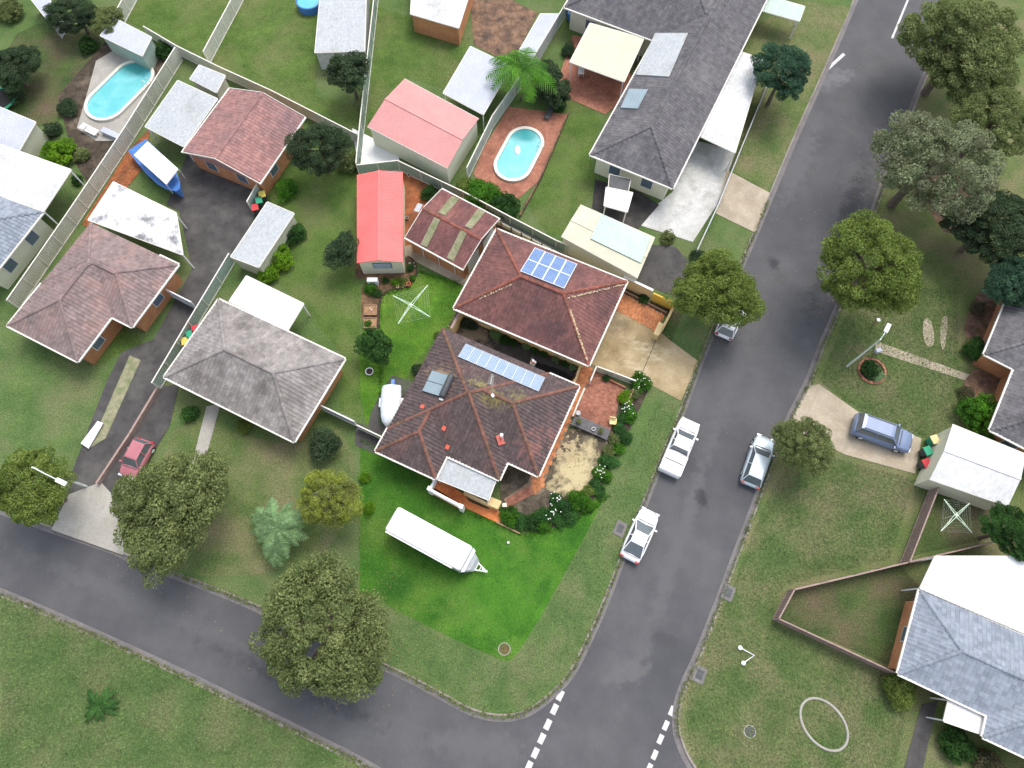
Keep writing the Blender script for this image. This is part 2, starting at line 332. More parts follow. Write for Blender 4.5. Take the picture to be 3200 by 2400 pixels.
west = [(2930, -600), (2800, -300), (2670, 0), (2583, 207), (2506, 376), (2448, 511), (2400, 627), (2340, 770), (2265, 940), (2207, 1076), (2183, 1134), (2130, 1283), (2058, 1450), (1990, 1625), (1940, 1745), (1882, 1899), (1820, 2034), (1781, 2106), (1747, 2145), (1689, 2198), (1631, 2232), (1559, 2241), (1472, 2222), (1385, 2172), (1279, 2114), (1100, 2032), (950, 1965), (792, 1890), (675, 1841), (540, 1790), (400, 1740), (362, 1716), (159, 1650), (0, 1590), (-500, 1400), (-1500, 1010)]
south = [(-1500, 1330), (-500, 1670), (0, 1856), (145, 1918), (338, 2005), (530, 2092), (800, 2225), (868, 2257), (1000, 2322), (1100, 2372), (1220, 2440), (1300, 2530), (1330, 2650), (1290, 2900)]
east = [(3300, -600), (3140, -300), (2985, 0), (2890, 250), (2790, 500), (2700, 760), (2622, 970), (2569, 1086), (2535, 1187), (2470, 1310), (2410, 1450), (2357, 1600), (2289, 1778), (2256, 1870), (2183, 2058), (2135, 2155), (2118, 2227), (2120, 2299), (2159, 2391), (2230, 2470), (2400, 2560), (2800, 2760), (3600, 3100)]
def wl_(pts, n=1): return chaikin([G(*p) for p in pts], n, closed=False)
westW, southW, eastW = wl_(west, 2), wl_(south), wl_(east, 2)
far = 500
surf('road', [(-far, -far, 0), (far, -far, 0), (far, far, 0), (-far, far, 0)], -.145, M['asphalt'], world=True)
def block(name, line, extra, m):
    return surf(name, list(line) + [Vector((x, y, 0)) for x, y in extra], 0.0, m, world=True, thick=.15)
block('verge_block_west', westW, [(-far, westW[-1].y), (-far, far), (westW[0].x, far)], M['verge']).name = 'west_block_land'
block('field', southW, [(southW[-1].x, -far), (-far, -far), (-far, southW[0].y)], M['verge']).name = 'south_field_land'
block('east', eastW, [(far, eastW[-1].y), (far, far), (eastW[0].x, far)], M['verge2']).name = 'east_block_land'
def ribbon(name, line, prof, m, flip=1):
    """prof: (offset to the road side, z)"""
    mb = MB(); rows = []
    for i, p in enumerate(line):
        d = (line[min(i + 1, len(line) - 1)] - line[max(i - 1, 0)]).normalized()
        nrm = Vector((-d.y, d.x, 0)) * flip
        rows.append([(p.x + nrm.x * o, p.y + nrm.y * o, z) for o, z in prof])
    vs = [q for r in rows for q in r]; n = len(prof)
    fs = [(i * n + k, (i + 1) * n + k, (i + 1) * n + k + 1, i * n + k + 1) for i in range(len(rows) - 1) for k in range(n - 1)]
    mb.add(vs, fs); o = mb.build(name, m); o['kind'] = 'structure'; return o
for nm, ln, fl in (('west', westW, 1), ('south', southW, 1), ('east', eastW, -1)):
    sgn = fl
    ribbon('kerb', ln, [(-.16, -.02), (-.15, .02), (-.02, .02), (.03, -.05), (.05, -.135)], M['kerb'], sgn)
    ribbon('gutter_strip', ln, [(.04, -.13), (.40, -.138), (.42, -.15)], M['gutterstrip'], sgn)
def mark(a, b, w, n=1, name='road_marking'):
    A, B = G(*a), G(*b); d = (B - A).normalized(); q = Vector((-d.y, d.x, 0)) * w / 2
    mb = MB().add([(v.x, v.y, -.139) for v in (A - q, B - q, B + q, A + q)], [(0, 1, 2, 3)])
    o = mb.build(name, M['linewhite']); o['kind'] = 'structure'
mark((2845, -18), (2790, 116), .22)
for x, y in ((1751, 2174), (1733, 2217), (1712, 2265), (1693, 2309), (1673, 2354), (1653, 2396)): mark((x + 7, y - 15), (x - 7, y + 15), .42)
for x, y in ((2101, 2222), (2082, 2268), (2065, 2311), (2047, 2360), (2030, 2402)): mark((x + 6, y - 14), (x - 6, y + 14), .36)
for a, b in (((2640, 165), (2585, 215)), ): mark(a, b, .35)
for x, y, rx, ry, ro, c_ in ((2610, 240, 3.2, 1.2, .5, (.145, .145, .15)), (2500, 500, 1.3, 7, -.45, (.112, .112, .118)), (2640, 700, 1.2, 12, -.45, (.058, .058, .064)), (2300, 1150, 1.0, 9, -.42, (.104, .104, .109)), (2120, 1700, .8, 14, -.40, (.106, .106, .111)),  # the long dark band paints street tree shade onto the right lane
      (1960, 2100, 2.2, 1.0, .3, (.115, .115, .117)), (420, 1880, 12, .9, -.37, (.106, .106, .111)), (900, 2130, 9, .8, -.40, (.062, .062, .068)), (1500, 2330, 6, 1.2, -.1, (.106, .106, .11)), (2420, 820, .8, .8, 0, (.05, .05, .055)), (2200, 1560, .7, 1.1, .2, (.05, .05, .052)), (2080, 2000, 1.6, .7, -.4, (.065, .065, .07))):
    g_ = G(x, y); blotch(M['asphalt'], (g_.x, g_.y), (rx, ry), c_, ns=1.2, amp=.7, edge=.35, rot=ro)
g_ = G(415, 215); blotch(M['water'], (g_.x, g_.y), (2.2, 1.4), (.05, .30, .30), ns=.6, amp=.25, edge=.25); g_ = G(1640, 425); blotch(M['water'], (g_.x, g_.y), (1.8, 1.2), (.06, .32, .33), ns=.6, amp=.25, edge=.25)
# property ground
Z1, Z2, Z3, Z4, Z5 = .012, .024, .036, .048, .060
surf('front_lawn', [(1126, 1372), (1360, 1500), (1440, 1585), (1565, 1640), (1640, 1672), (1690, 1665), (1760, 1640), (1830, 1600), (1882, 1520), (1895, 1545), (1830, 1670), (1760, 1800), (1690, 1925), (1625, 2030), (1598, 2062), (1576, 2064), (1470, 2020), (1350, 1962), (1240, 1905), (1126, 1848)], Z1, M['lawn'], 0)
surf('back_lawn', [(1190, 905), (1270, 895), (1310, 845), (1460, 890), (1450, 930), (1425, 980), (1370, 1100), (1290, 1200), (1190, 1330), (1128, 1320), (1122, 1020), (1180, 1000)], Z1, M['backlawn'], 1)
surf('side_yard_lawn', [(1128, 560), (1260, 800), (1260, 880), (1110, 870)], Z1, M['soil'])
surf('garden_bed_soil', [(1128, 860), (1268, 855), (1268, 790), (1300, 815), (1305, 845), (1296, 880), (1270, 902), (1215, 905), (1190, 920), (1182, 960), (1182, 1025), (1128, 1030)], Z2, M['soil'], 1)
surf('red_dirt_yard', [(1255, 530), (1330, 572), (1375, 600), (1340, 700), (1270, 790), (1255, 800)], Z1, M['redsoil'], 0)
surf('concrete_path', [(1262, 770), (1300, 762), (1452, 842), (1500, 860), (1470, 905), (1300, 818), (1262, 800)], Z3, M['tanconc'])
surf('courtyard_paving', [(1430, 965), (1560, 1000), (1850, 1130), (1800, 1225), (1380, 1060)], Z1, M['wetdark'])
surf('boat_pad', [(1225, 1172), (1300, 1196), (1260, 1300), (1215, 1372), (1150, 1330), (1160, 1290), (1188, 1230)], Z2, M['drivedark'])
surf('side_driveway', [(1110, 1318), (1215, 1362), (1190, 1425), (1110, 1392)], Z3, M['drivedark'])
surf('side_bed', [(1245, 1200), (1395, 1010), (1410, 1030), (1300, 1210)], Z2, M['yard'], 1)
surf('concrete_driveway', [(1905, 940), (1960, 985), (2068, 1040), (2092, 1062), (2183, 1129), (2128, 1252), (2029, 1200), (1985, 1185), (1850, 1140), (1830, 1110)], Z2, M['beige'], 0)
mbd = MB()
for a, b in (((2062, 1035), (2000, 1180)),):
    A, B = G(*a, Z2 + .003), G(*b, Z2 + .003); mbd.beam(A, B, .05, .004)
o = mbd.build('expansion_joint', M['wetdark']); o['kind'] = 'structure'
surf('dark_grass_strip', [(2102, 955), (2140, 960), (2098, 1070), (2066, 1042)], Z1, M['dimyard'])
surf('planting_strip', [(1940, 890), (2100, 955), (2085, 990), (1940, 915)], Z1, M['darksoil'])
surf('hedge_bed', [(1900, 1340), (1960, 1210), (2020, 1170), (2040, 1190), (1960, 1360), (1880, 1520), (1830, 1600), (1700, 1665), (1590, 1650), (1580, 1600), (1690, 1600), (1820, 1555)], Z2, M['darksoil'], 1)
surf('fence_strip_soil', [(1500, 680), (1560, 690), (1940, 850), (1960, 880), (1800, 840), (1560, 730)], Z1, M['darksoil'])

def pave(name, pxpoly, bw, bl, z, m, parent, axis, individual=False, h=.05, gap=.012, jit=.0, worldpoly=None, rows_off=.5):
    P = worldpoly or [G(*p, z) for p in pxpoly]
    A, B = G(*axis[0]), G(*axis[1]); u = (B - A).normalized(); v = Vector((-u.y, u.x, 0)); o0 = P[0]
    uv = [((p - o0).dot(u), (p - o0).dot(v)) for p in P]
    u0, u1 = min(a for a, _ in uv), max(a for a, _ in uv); v0, v1 = min(b for _, b in uv), max(b for _, b in uv)
    b = MB(); hx, hy = (bl - gap) / 2, (bw - gap) / 2; e = .008
    b.add([(-hx, -hy, -h), (hx, -hy, -h), (hx, hy, -h), (-hx, hy, -h), (-hx, -hy, -e), (hx, -hy, -e), (hx, hy, -e), (-hx, hy, -e), (-hx + e, -hy + e, 0), (hx - e, -hy + e, 0), (hx - e, hy - e, 0), (-hx + e, hy - e, 0)],
          [(0, 1, 5, 4), (1, 2, 6, 5), (2, 3, 7, 6), (3, 0, 4, 7), (4, 5, 9, 8), (5, 6, 10, 9), (6, 7, 11, 10), (7, 4, 8, 11), (8, 9, 10, 11)])
    me = b.mesh(name, m) if individual else None
    V0 = np.array(b.v); F0 = np.array(b.f); VV = []; n = 0; j = 0
    y = v0 + bw / 2; ang = math.atan2(u.y, u.x)
    while y < v1:
        x = u0 + bl / 2 + (bl * rows_off if j % 2 else 0)
        while x < u1:
            if inpoly(x, y, uv):
                p = o0 + u * x + v * y; zz = z + random.uniform(-jit, jit); a = ang + random.uniform(-.02, .02) * (jit > 0)
                if individual:
                    link(name, me, parent, Matrix.Translation((p.x, p.y, zz)) @ Matrix.Rotation(a, 4, 'Z'))
                else:
                    ca, sa = math.cos(a), math.sin(a)
                    W_ = V0 @ np.array([[ca, sa, 0], [-sa, ca, 0], [0, 0, 1]]) + np.array([p.x, p.y, zz]); VV.append(W_)
                n += 1
            x += bl
        y += bw; j += 1
    if not individual and VV:
        F = np.concatenate([F0 + i * len(V0) for i in range(len(VV))]); me = np_mesh(name, np.concatenate(VV), F, m)
        o = link(name, me, parent); o['kind'] = 'stuff'; return o
AX = ((1383, 1027), (1807, 1208))
ter = surf('terrace_base', [(1843, 1178), (1858, 1150), (1952, 1212), (1932, 1260), (1921, 1308), (1908, 1342), (1790, 1300)], Z3, M['mortar'])
ter.name = 'brick_terrace'
pave('paving_brick', [(1843, 1178), (1858, 1150), (1952, 1212), (1932, 1260), (1921, 1308), (1908, 1342), (1790, 1300)], .115, .23, Z3 + .03, M['brickpave'], ter, AX)
ob = surf('orange_brick_court', [(1936, 910), (2078, 985), (2049, 1036), (1915, 962)], Z3, M['mortar'])
pave('paving_brick', [(1936, 910), (2078, 985), (2049, 1036), (1915, 962)], .115, .23, Z3 + .03, M['brickorange'], ob, ((1936, 910), (1915, 962)))
pp = surf('side_path', [(1815, 1128), (1858, 1145), (1842, 1185), (1829, 1215), (1788, 1303), (1776, 1335), (1755, 1380), (1716, 1462), (1690, 1545), (1660, 1545), (1586, 1588), (1574, 1560), (1650, 1508), (1672, 1440), (1790, 1200)], Z3, M['mortar'])
pave('paver', [(1816, 1128), (1858, 1146), (1842, 1185), (1829, 1215), (1788, 1303), (1776, 1335), (1755, 1380), (1716, 1462), (1690, 1535), (1670, 1545), (1660, 1490), (1672, 1440), (1790, 1200)], .40, .40, Z3 + .035, M['brickorange'], pp, AX, True, jit=.008, rows_off=.5)
pave('paver', [(1658, 1512), (1672, 1540), (1588, 1586), (1577, 1560)], .36, .36, Z3 + .035, M['brickpave'], pp, ((1577, 1572), (1665, 1525)), True, jit=.01)

M['sandyard'] = mat('dirt_yard_soil', (.06, .048, .034), (.105, .085, .06), scale=1.4, fine=.35, fscale=14, bump=1, c3=(.20, .17, .12), s3=.8, t3=.62)
g_ = G(1800, 1470); blotch(M['sandyard'], (g_.x, g_.y), (2.1, 3.3), (.50, .42, .24), ns=1.1, amp=.75, edge=.3, rot=-.45); g_ = G(1775, 1410); blotch(M['sandyard'], (g_.x, g_.y), (2.0, 1.6), (.42, .34, .20), ns=2.2, amp=1.3, edge=.15, thr=-.35)
g_ = G(1810, 1440); blotch(M['sandyard'], (g_.x, g_.y), (2.0, 3.4), (.13, .14, .04), ns=3.5, amp=1.6, edge=.15, rot=-.45, thr=-1.2)
for x, y, rx, ry, th in ((2000, 1080, 3.2, .9, -.25), (2040, 1115, 2.2, .8, -.1), (1985, 1150, 3.0, 1.0, -.2), (2060, 1090, 2.5, .6, -.2)):
    g_ = G(x, y); blotch(M['beige'], (g_.x, g_.y), (rx, ry), (.50, .43, .29), ns=1.5, amp=1.1, edge=.6, rot=-.5, thr=th - .2, nstretch=(.5, .7, 1.6))
g_ = G(1935, 1010); blotch(M['beige'], (g_.x, g_.y), (1.6, 2.2), (.16, .13, .09), ns=.9, amp=.8, edge=.5, thr=-.2, rot=-.5)
g_ = G(1470, 1040); blotch(M['wetdark'], (g_.x, g_.y), (3, 1.2), (.20, .16, .11), ns=.9, amp=.8, edge=.3, rot=-.4, thr=-.1)
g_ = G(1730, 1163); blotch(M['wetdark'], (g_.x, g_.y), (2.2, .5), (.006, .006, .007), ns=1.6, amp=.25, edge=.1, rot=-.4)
for x, y, r_, c_ in ((1540, 1245, 1.8, (.20, .17, .06)), (1500, 1205, 1.2, (.22, .19, .08)), (1620, 1240, 1.4, (.17, .15, .07)), (1380, 1165, 1.8, (.26, .19, .12))):
    g_ = G(x, y, 4.2); blotch(M['tile_dark'], (g_.x, g_.y), (r_, r_ * .55), c_, ns=3.0, amp=1.2, edge=.4, rot=-.35, thr=-.2)
for x, y in ((1740, 1370), (1660, 1400)):
    g_ = G(x, y, 3.6); blotch(M['tile_dark'], (g_.x, g_.y), (1.6, 2.4), (.23, .11, .095), ns=2.2, amp=1.1, edge=.5, rot=-.35, thr=-.25)
g_ = G(1230, 1830); blotch(M['lawn'], (g_.x, g_.y), (2.6, 1.5), (.028, .085, .014), ns=.9, amp=.5, edge=.4, rot=.5)  # tree shadow painted into the lawn colour
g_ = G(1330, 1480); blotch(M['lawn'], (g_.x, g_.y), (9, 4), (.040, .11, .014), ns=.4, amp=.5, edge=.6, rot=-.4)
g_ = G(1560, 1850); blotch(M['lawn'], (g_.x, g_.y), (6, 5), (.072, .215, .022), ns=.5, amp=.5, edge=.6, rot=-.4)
surf('sandy_yard', [(1785, 1318), (1905, 1350), (1890, 1430), (1865, 1500), (1820, 1560), (1750, 1600), (1680, 1600), (1640, 1615), (1580, 1590), (1560, 1560), (1570, 1450), (1680, 1460)], Z2, M['sandyard'], 1)
# neighbour ground patches
surf('worn_grass_yard', [(20, 120), (150, 60), (300, 90), (320, 150), (250, 260), (180, 400), (100, 390), (0, 330)], Z1, M['dimyard'], 1)
surf('back_yard_grass', [(440, -60), (760, -60), (650, 190), (480, 110), (390, 60)], Z1, M['yard'])
surf('back_yard_grass', [(765, -60), (1010, -60), (985, 300), (1120, 330), (1128, 430), (660, 200)], Z2, M['yard'])
surf('back_yard_grass', [(1180, 20), (1300, 60), (1470, 120), (1400, 280), (1270, 240), (1150, 400)], Z1, M['yard'])
surf('pool_side_grass', [(1740, 300), (1890, 350), (1840, 480), (1870, 590), (1800, 660), (1740, 760), (1640, 650), (1690, 550)], Z1, M['yard'], 1)
surf('narrow_yard_grass', [(870, 480), (1120, 460), (1128, 1310), (1060, 1280), (1070, 1110), (940, 950), (850, 870), (830, 640)], Z1, M['yard'])
surf('garden_dirt', [(180, 300), (330, 130), (560, 180), (300, 620), (230, 500)], Z2, M['darksoil'])
surf('paved_pool_surround', [(300, 190), (350, 160), (470, 190), (490, 260), (380, 440), (300, 440), (240, 400), (270, 300)], Z3, M['concrete'])
surf('brick_red_path', [(400, 470), (470, 400), (450, 520), (290, 720), (255, 700)], Z3, M['redsoil'])
surf('rear_drive_asphalt', [(590, 470), (830, 590), (790, 690), (720, 820), (600, 1010), (540, 1110), (500, 1215), (395, 1400), (330, 1540), (270, 1680), (150, 1640), (215, 1500), (330, 1200), (380, 1100), (480, 1060), (600, 840), (560, 660), (520, 640)], Z3, M['drivedark'])
surf('gravel_apron', [(330, 1500), (400, 1600), (385, 1735), (160, 1655), (215, 1545)], Z4, M['concrete'])
surf('second_drive', [(490, 1210), (560, 1200), (530, 1330), (470, 1430), (400, 1600), (310, 1500)], Z4, M['drivedark'])
surf('mossy_strip', [(405, 1110), (440, 1125), (330, 1370), (280, 1400)], Z5, M['skylightmoss'])
surf('lawn_patch', [(700, 1340), (920, 1400), (1100, 1320), (1110, 1700), (700, 1830), (420, 1720), (480, 1500), (560, 1300)], Z1, M['verge2'], 1)
surf('left_front_lawn', [(-200, 1000), (60, 1060), (240, 1140), (330, 1180), (180, 1560), (0, 1560), (-200, 1500)], Z1, M['verge'])
surf('porch_lawn', [(360, 1000), (430, 1045), (450, 1100), (380, 1100), (300, 1150), (290, 1050)], Z2, M['yard'])
surf('garden_steps_path', [(645, 1270), (690, 1260), (640, 1440), (600, 1450)], Z2, M['concrete'])
surf('pool_deck', [(1590, 333), (1771, 357), (1690, 560), (1620, 620), (1500, 590), (1480, 540), (1511, 463)], Z2, M['brickpave'])
surf('deck_terracotta', [(1790, 110), (1900, 130), (2000, 270), (1892, 357), (1733, 289), (1760, 200)], Z3, M['brickpave'])
surf('dirt_yard', [(1470, 0), (1600, 0), (1680, 40), (1600, 200), (1480, 140)], Z2, M['mulch'])
surf('wide_concrete_drive', [(2177, 440), (2300, 470), (2240, 640), (2165, 756), (2004, 705), (2040, 650), (2101, 600)], Z3, M['paleconc'])
surf('outer_drive', [(2270, 530), (2405, 602), (2360, 727), (2237, 667)], Z3, M['tanconc'])
surf('dark_drive', [(1985, 760), (2110, 770), (2180, 850), (2140, 940), (1990, 880)], Z2, M['drivedark'])
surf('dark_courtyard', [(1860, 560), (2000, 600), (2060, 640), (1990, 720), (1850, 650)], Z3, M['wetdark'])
surf('verge_grass_strip', [(2330, 120), (2470, 0), (2660, 20), (2400, 600), (2280, 530)], Z2, M['verge2'])
surf('east_driveway', [(2530, 1207), (2560, 1200), (2700, 1300), (2880, 1370), (2860, 1480), (2640, 1420), (2490, 1345), (2480, 1300)], Z2, M['tanconc'])
surf('garden_path', [(2736, 1075), (2750, 1070), (3000, 1160), (3060, 1180), (3050, 1200), (2990, 1180), (2735, 1098)], Z2, M['tanconc'])
surf('garden_mulch', [(3010, 1020), (3060, 900), (3180, 820), (3150, 1000), (3080, 1150), (3020, 1060)], Z2, M['mulch'], 1)
surf('garden_mulch', [(3010, 1160), (3140, 1140), (3130, 1270), (3020, 1290)], Z3, M['mulch'], 1)
surf('fenced_lawn', [(2810, 1765), (2870, 1830), (2780, 2080), (2420, 1925), (2465, 1845)], Z1, M['dimyard'])
surf('fenced_yard', [(2905, 1510), (3120, 1590), (3100, 1680), (2815, 1745)], Z1, M['dimyard'])
surf('bare_patch', [(2880, 1000), (2910, 990), (2925, 1080), (2890, 1085)], Z2, M['tanconc'], 2)
surf('bare_patch', [(2945, 985), (2965, 990), (2950, 1110), (2935, 1060)], Z2, M['tanconc'], 2)
surf('dirt_under_tree', [(2880, 520), (3060, 560), (3040, 740), (2920, 720)], Z1, M['mulch'], 1)
surf('footpath', [(2880, 2200), (2930, 2190), (2880, 2420), (2820, 2420)], Z2, M['drivedark'])

# ------------------------------------------------------------------ buildings
class Frame:
    def __init__(s, p0, p1, z):
        s.z = z; s.o = G(*p0, z); d = G(*p1, z) - s.o; d.z = 0; s.u = d.normalized(); s.v = Vector((s.u.y, -s.u.x, 0))
    def uv(s, p):
        q = G(p[0], p[1], s.z) - s.o; return q.dot(s.u), q.dot(s.v)
    def w(s, u, v, z=None):
        q = s.o + s.u * u + s.v * v; q.z = s.z if z is None else z; return q
class Rect:
    def __init__(s, fr, L_, R_, T_, B_, pitch, gable=None, iz=0):
        s.fr = fr; s.u0 = fr.uv(L_)[0]; s.u1 = fr.uv(R_)[0]; s.v0 = fr.uv(T_)[1]; s.v1 = fr.uv(B_)[1]; s.t = math.tan(pitch); s.p = pitch; s.g = gable; s.iz = iz
        s.w = s.u1 - s.u0; s.d = s.v1 - s.v0
        s.along_u = (s.w >= s.d) if gable is None else gable == 'u'
        s.half = (s.d if s.along_u else s.w) / 2
    def dists(s, u, v):
        a = {'L': u - s.u0, 'R': s.u1 - u, 'T': v - s.v0, 'B': s.v1 - v}
        if s.g == 'u': a['L'] = a['R'] = 1e6 if (a['L'] >= 0 and a['R'] >= 0) else -1
        if s.g == 'v': a['T'] = a['B'] = 1e6 if (a['T'] >= 0 and a['B'] >= 0) else -1
        return a
    def h(s, u, v):
        m = min(s.dists(u, v).values()); return m * s.t if m >= 0 else -1
    def inside(s, u, v, e=0): return s.u0 + e < u < s.u1 - e and s.v0 + e < v < s.v1 - e
    def ridge(s):
        in_ = 0 if s.g else s.half; H = s.half * s.t
        if s.along_u: m = (s.v0 + s.v1) / 2; return (s.u0 + in_, m), (s.u1 - in_, m), H
        m = (s.u0 + s.u1) / 2; return (m, s.v0 + in_), (m, s.v1 - in_), H
def tile_mesh(name, m, roll=.035, w=.30, l=.36):
    xs = [-.5, -.3, -.12, .06, .24, .5] if roll > .02 else [-.5, -.17, .17, .5]
    zs = [0, roll, roll * .8, 0, 0, .012] if roll > .02 else [0.01, roll, roll, 0.0]
    b = MB(); n = len(xs)
    vs = []
    for (y, dz) in ((l / 2, .008), (-l / 2, .026)):
        vs += [(x * w, y, z + dz) for x, z in zip(xs, zs)]
    vs += [(x * w, -l / 2, -.005) for x in xs]
    fs = [(n + i, n + i + 1, i + 1, i) for i in range(n - 1)] + [(2 * n + i, 2 * n + i + 1, n + i + 1, n + i) for i in range(n - 1)]
    b.add(vs, fs); return b
def slope_matrix(fr, side, u, v, h, pitch):
    inward = {'L': fr.u, 'R': -fr.u, 'T': fr.v, 'B': -fr.v}[side]
    y = (inward * math.cos(pitch) + Vector((0, 0, math.sin(pitch)))).normalized()
    z = (-inward * math.sin(pitch) + Vector((0, 0, math.cos(pitch)))).normalized()
    x = y.cross(z); p = fr.w(u, v, fr.z + h)
    Mx = Matrix((x, y, z)).transposed().to_4x4(); Mx.translation = p; return Mx
def house(name, label, rects, tilemat, ridgemat, wallmat, over=.5, nind=0, roll=.035, trim='trim', windows=True, cat='house', tw=.30, tl=.36, wallz=0.0, name_t='roof_tile'):
    fr = rects[0].fr; c = fr.w((rects[0].u0 + rects[0].u1) / 2, (rects[0].v0 + rects[0].v1) / 2, 0)
    T = thing(name, label, cat, c)
    # walls
    wb = MB()
    for i, r in enumerate(rects):
        e = over + i * .004
        q = [fr.w(*p) for p in ((r.u0 + e, r.v0 + e), (r.u1 - e, r.v0 + e), (r.u1 - e, r.v1 - e), (r.u0 + e, r.v1 - e))]
        wb.prism([(p.x, p.y) for p in q], wallz, fr.z - .06 - .01 * i, bottom=False)
        if r.g:
            (a, b, H) = r.ridge()
            H2 = H - over * r.t - .05
            if r.g == 'u': tri = [[(x, r.v0 + e, 0), (x, r.v1 - e, 0), (x, a[1], H2)] for x in (r.u0 + e, r.u1 - e)]
            else: tri = [[(r.u0 + e, y, 0), (r.u1 - e, y, 0), (a[0], y, H2)] for y in (r.v0 + e, r.v1 - e)]
            for t in tri: wb.add([fr.w(u, v, fr.z - .07 + z) for u, v, z in t], [(0, 1, 2)])
    wall = wb.build('wall', M[wallmat] if isinstance(wallmat, str) else wallmat, T)
    rb = MB()
    for i, r in enumerate(rects):
        a, b, H = r.ridge(); dz = -.012 * i - .01; z = fr.z + dz; q = [fr.w(*p, z) for p in ((r.u0, r.v0), (r.u1, r.v0), (r.u1, r.v1), (r.u0, r.v1))]
        A, B = fr.w(*a, z + H), fr.w(*b, z + H)
        if r.along_u: fs = [(1, 0, 4, 5), (3, 2, 5, 4), (0, 3, 4), (2, 1, 5)]
        else: fs = [(0, 3, 5, 4), (2, 1, 4, 5), (1, 0, 4), (3, 2, 5)]
        rb.add(q + [A, B], fs + [(0, 1, 2, 3)])
    roof = rb.build('roof', tilemat, T)
    # tiles
    mats4 = []
    for i, r in enumerate(rects):
        for side in 'LRTB':
            if (r.g == 'u' and side in 'LR') or (r.g == 'v' and side in 'TB'): continue
            run = r.half; step = (tl - .05) * math.cos(r.p); n_r = int(run / step) + 1
            horiz = side in 'TB'; a0, a1 = (r.u0, r.u1) if horiz else (r.v0, r.v1)
            for k in range(n_r):
                s_ = step * (k + .5) - .03; x = a0 + tw / 2
                while x < a1:
                    if horiz: u, v = x, (r.v0 + s_ if side == 'T' else r.v1 - s_)
                    else: u, v = (r.u0 + s_ if side == 'L' else r.u1 - s_), x
                    x += tw
                    ds = r.dists(u, v); m = min(ds.values())
                    if m < 0 or ds[side] > m + .05: continue
                    h = ds[side] * r.t; ok = True
                    for j, r2 in enumerate(rects):
                        if j != i:
                            df = r2.h(u, v) - h
                            if df > .07 or (j < i and abs(df) < .004): ok = False
                    if ok: mats4.append(slope_matrix(fr, side, u, v, h + .005, r.p))
    camv = Vector((0, 0, CAM_H)); mats4.sort(key=lambda m_: (m_.translation - camv).length)
    tb = tile_mesh('tile', tilemat, roll, tw, tl); tme = tb.mesh(name_t, tilemat)
    for m_ in mats4[:nind]: link(name_t, tme, roof, m_ @ Matrix.Translation((0, 0, random.uniform(0, .006))) @ Matrix.Rotation(random.uniform(-.012, .012), 4, 'Z'))
    rest = mats4[nind:]
    if rest:
        V0 = np.c_[np.array(tb.v), np.ones(len(tb.v))]; F0 = np.array(tb.f)
        A_ = np.array([np.array(m_) for m_ in rest])
        VV = np.einsum('nij,kj->nki', A_, V0)[:, :, :3]
        VV[:, :, 2] += np.random.uniform(0, .008, (len(rest), 1))
        F = (F0[None] + (np.arange(len(rest)) * len(V0))[:, None, None]).reshape(-1, 4)
        o = link(name_t, np_mesh(name_t, VV.reshape(-1, 3), F, tilemat), roof); o['kind'] = 'stuff'
    # ridge caps
    lines = []
    for i, r in enumerate(rects):
        a, b, H = r.ridge(); lines.append((i, a, b, H, H))
        if not r.g:
            ends = [(a, 'a'), (b, 'b')]
            cor = [(r.u0, r.v0), (r.u1, r.v0), (r.u1, r.v1), (r.u0, r.v1)]
            pairs = [(0, a), (3, a), (1, b), (2, b)] if r.along_u else [(0, a), (1, a), (2, b), (3, b)]
            for ci, rr in pairs: lines.append((i, cor[ci], rr, 0, H))
    caps = []
    for i, p, q, h0, h1 in lines:
        P, Q = fr.w(*p, fr.z + h0), fr.w(*q, fr.z + h1); d = Q - P; n = max(int(d.length / .40), 1)
        if d.length < .5: continue
        for k in range(n):
            t0, t1 = k / n, (k + 1) / n; um = p[0] + (q[0] - p[0]) * (t0 + t1) / 2; vm = p[1] + (q[1] - p[1]) * (t0 + t1) / 2
            hm = h0 + (h1 - h0) * (t0 + t1) / 2
            if any(j != i and r2.h(um, vm) > hm + .03 or (j < i and abs(r2.h(um, vm) - hm) < .03) for j, r2 in enumerate(rects)): continue
            caps.append((P + d * t0, P + d * t1))
    if caps:
        cl = (caps[0][1] - caps[0][0]).length
        cb = MB(); rr = .155; arc = [math.pi * (.02 + .96 * k / 5) for k in range(6)]
        rings = [[(y, rr * sc * math.cos(t), rr * sc * math.sin(t) * .75 - .03 + dz) for t in arc] for y, sc, dz in ((-.5, 1.08, .012), (.5, .92, 0))]
        vs = rings[0] + rings[1]; cb.add(vs, [(k, 6 + k, 7 + k, k + 1) for k in range(5)] + [(0, 1, 2, 3, 4, 5)])
        cme = cb.mesh('ridge_tile', ridgemat)
        for a_, b_ in caps[:290]:
            d = b_ - a_; x = d.normalized(); y = Vector((0, 0, 1)).cross(x).normalized(); z = x.cross(y)
            Mx = Matrix((x * (d.length * 1.06), y, z)).transposed().to_4x4(); Mx.translation = (a_ + b_) / 2 + Vector((0, 0, .03))
            if nind: link('ridge_tile', cme, roof, Mx)
        if not nind:
            V0 = np.c_[np.array(cb.v), np.ones(len(cb.v))]; VV = []; F = []
            big = MB()
            for a_, b_ in caps:
                d = b_ - a_; x = d.normalized(); y = Vector((0, 0, 1)).cross(x).normalized(); z = x.cross(y)
                Mx = Matrix((x * (d.length * 1.06), y, z)).transposed().to_4x4(); Mx.translation = (a_ + b_) / 2 + Vector((0, 0, .03))
                big.add([Mx @ Vector(q) for q in cb.v], cb.f)
            o = big.build('ridge_tile', ridgemat, roof); o['kind'] = 'stuff'
    # gutters on the outline and windows under it
    gb = MB(); runs = []
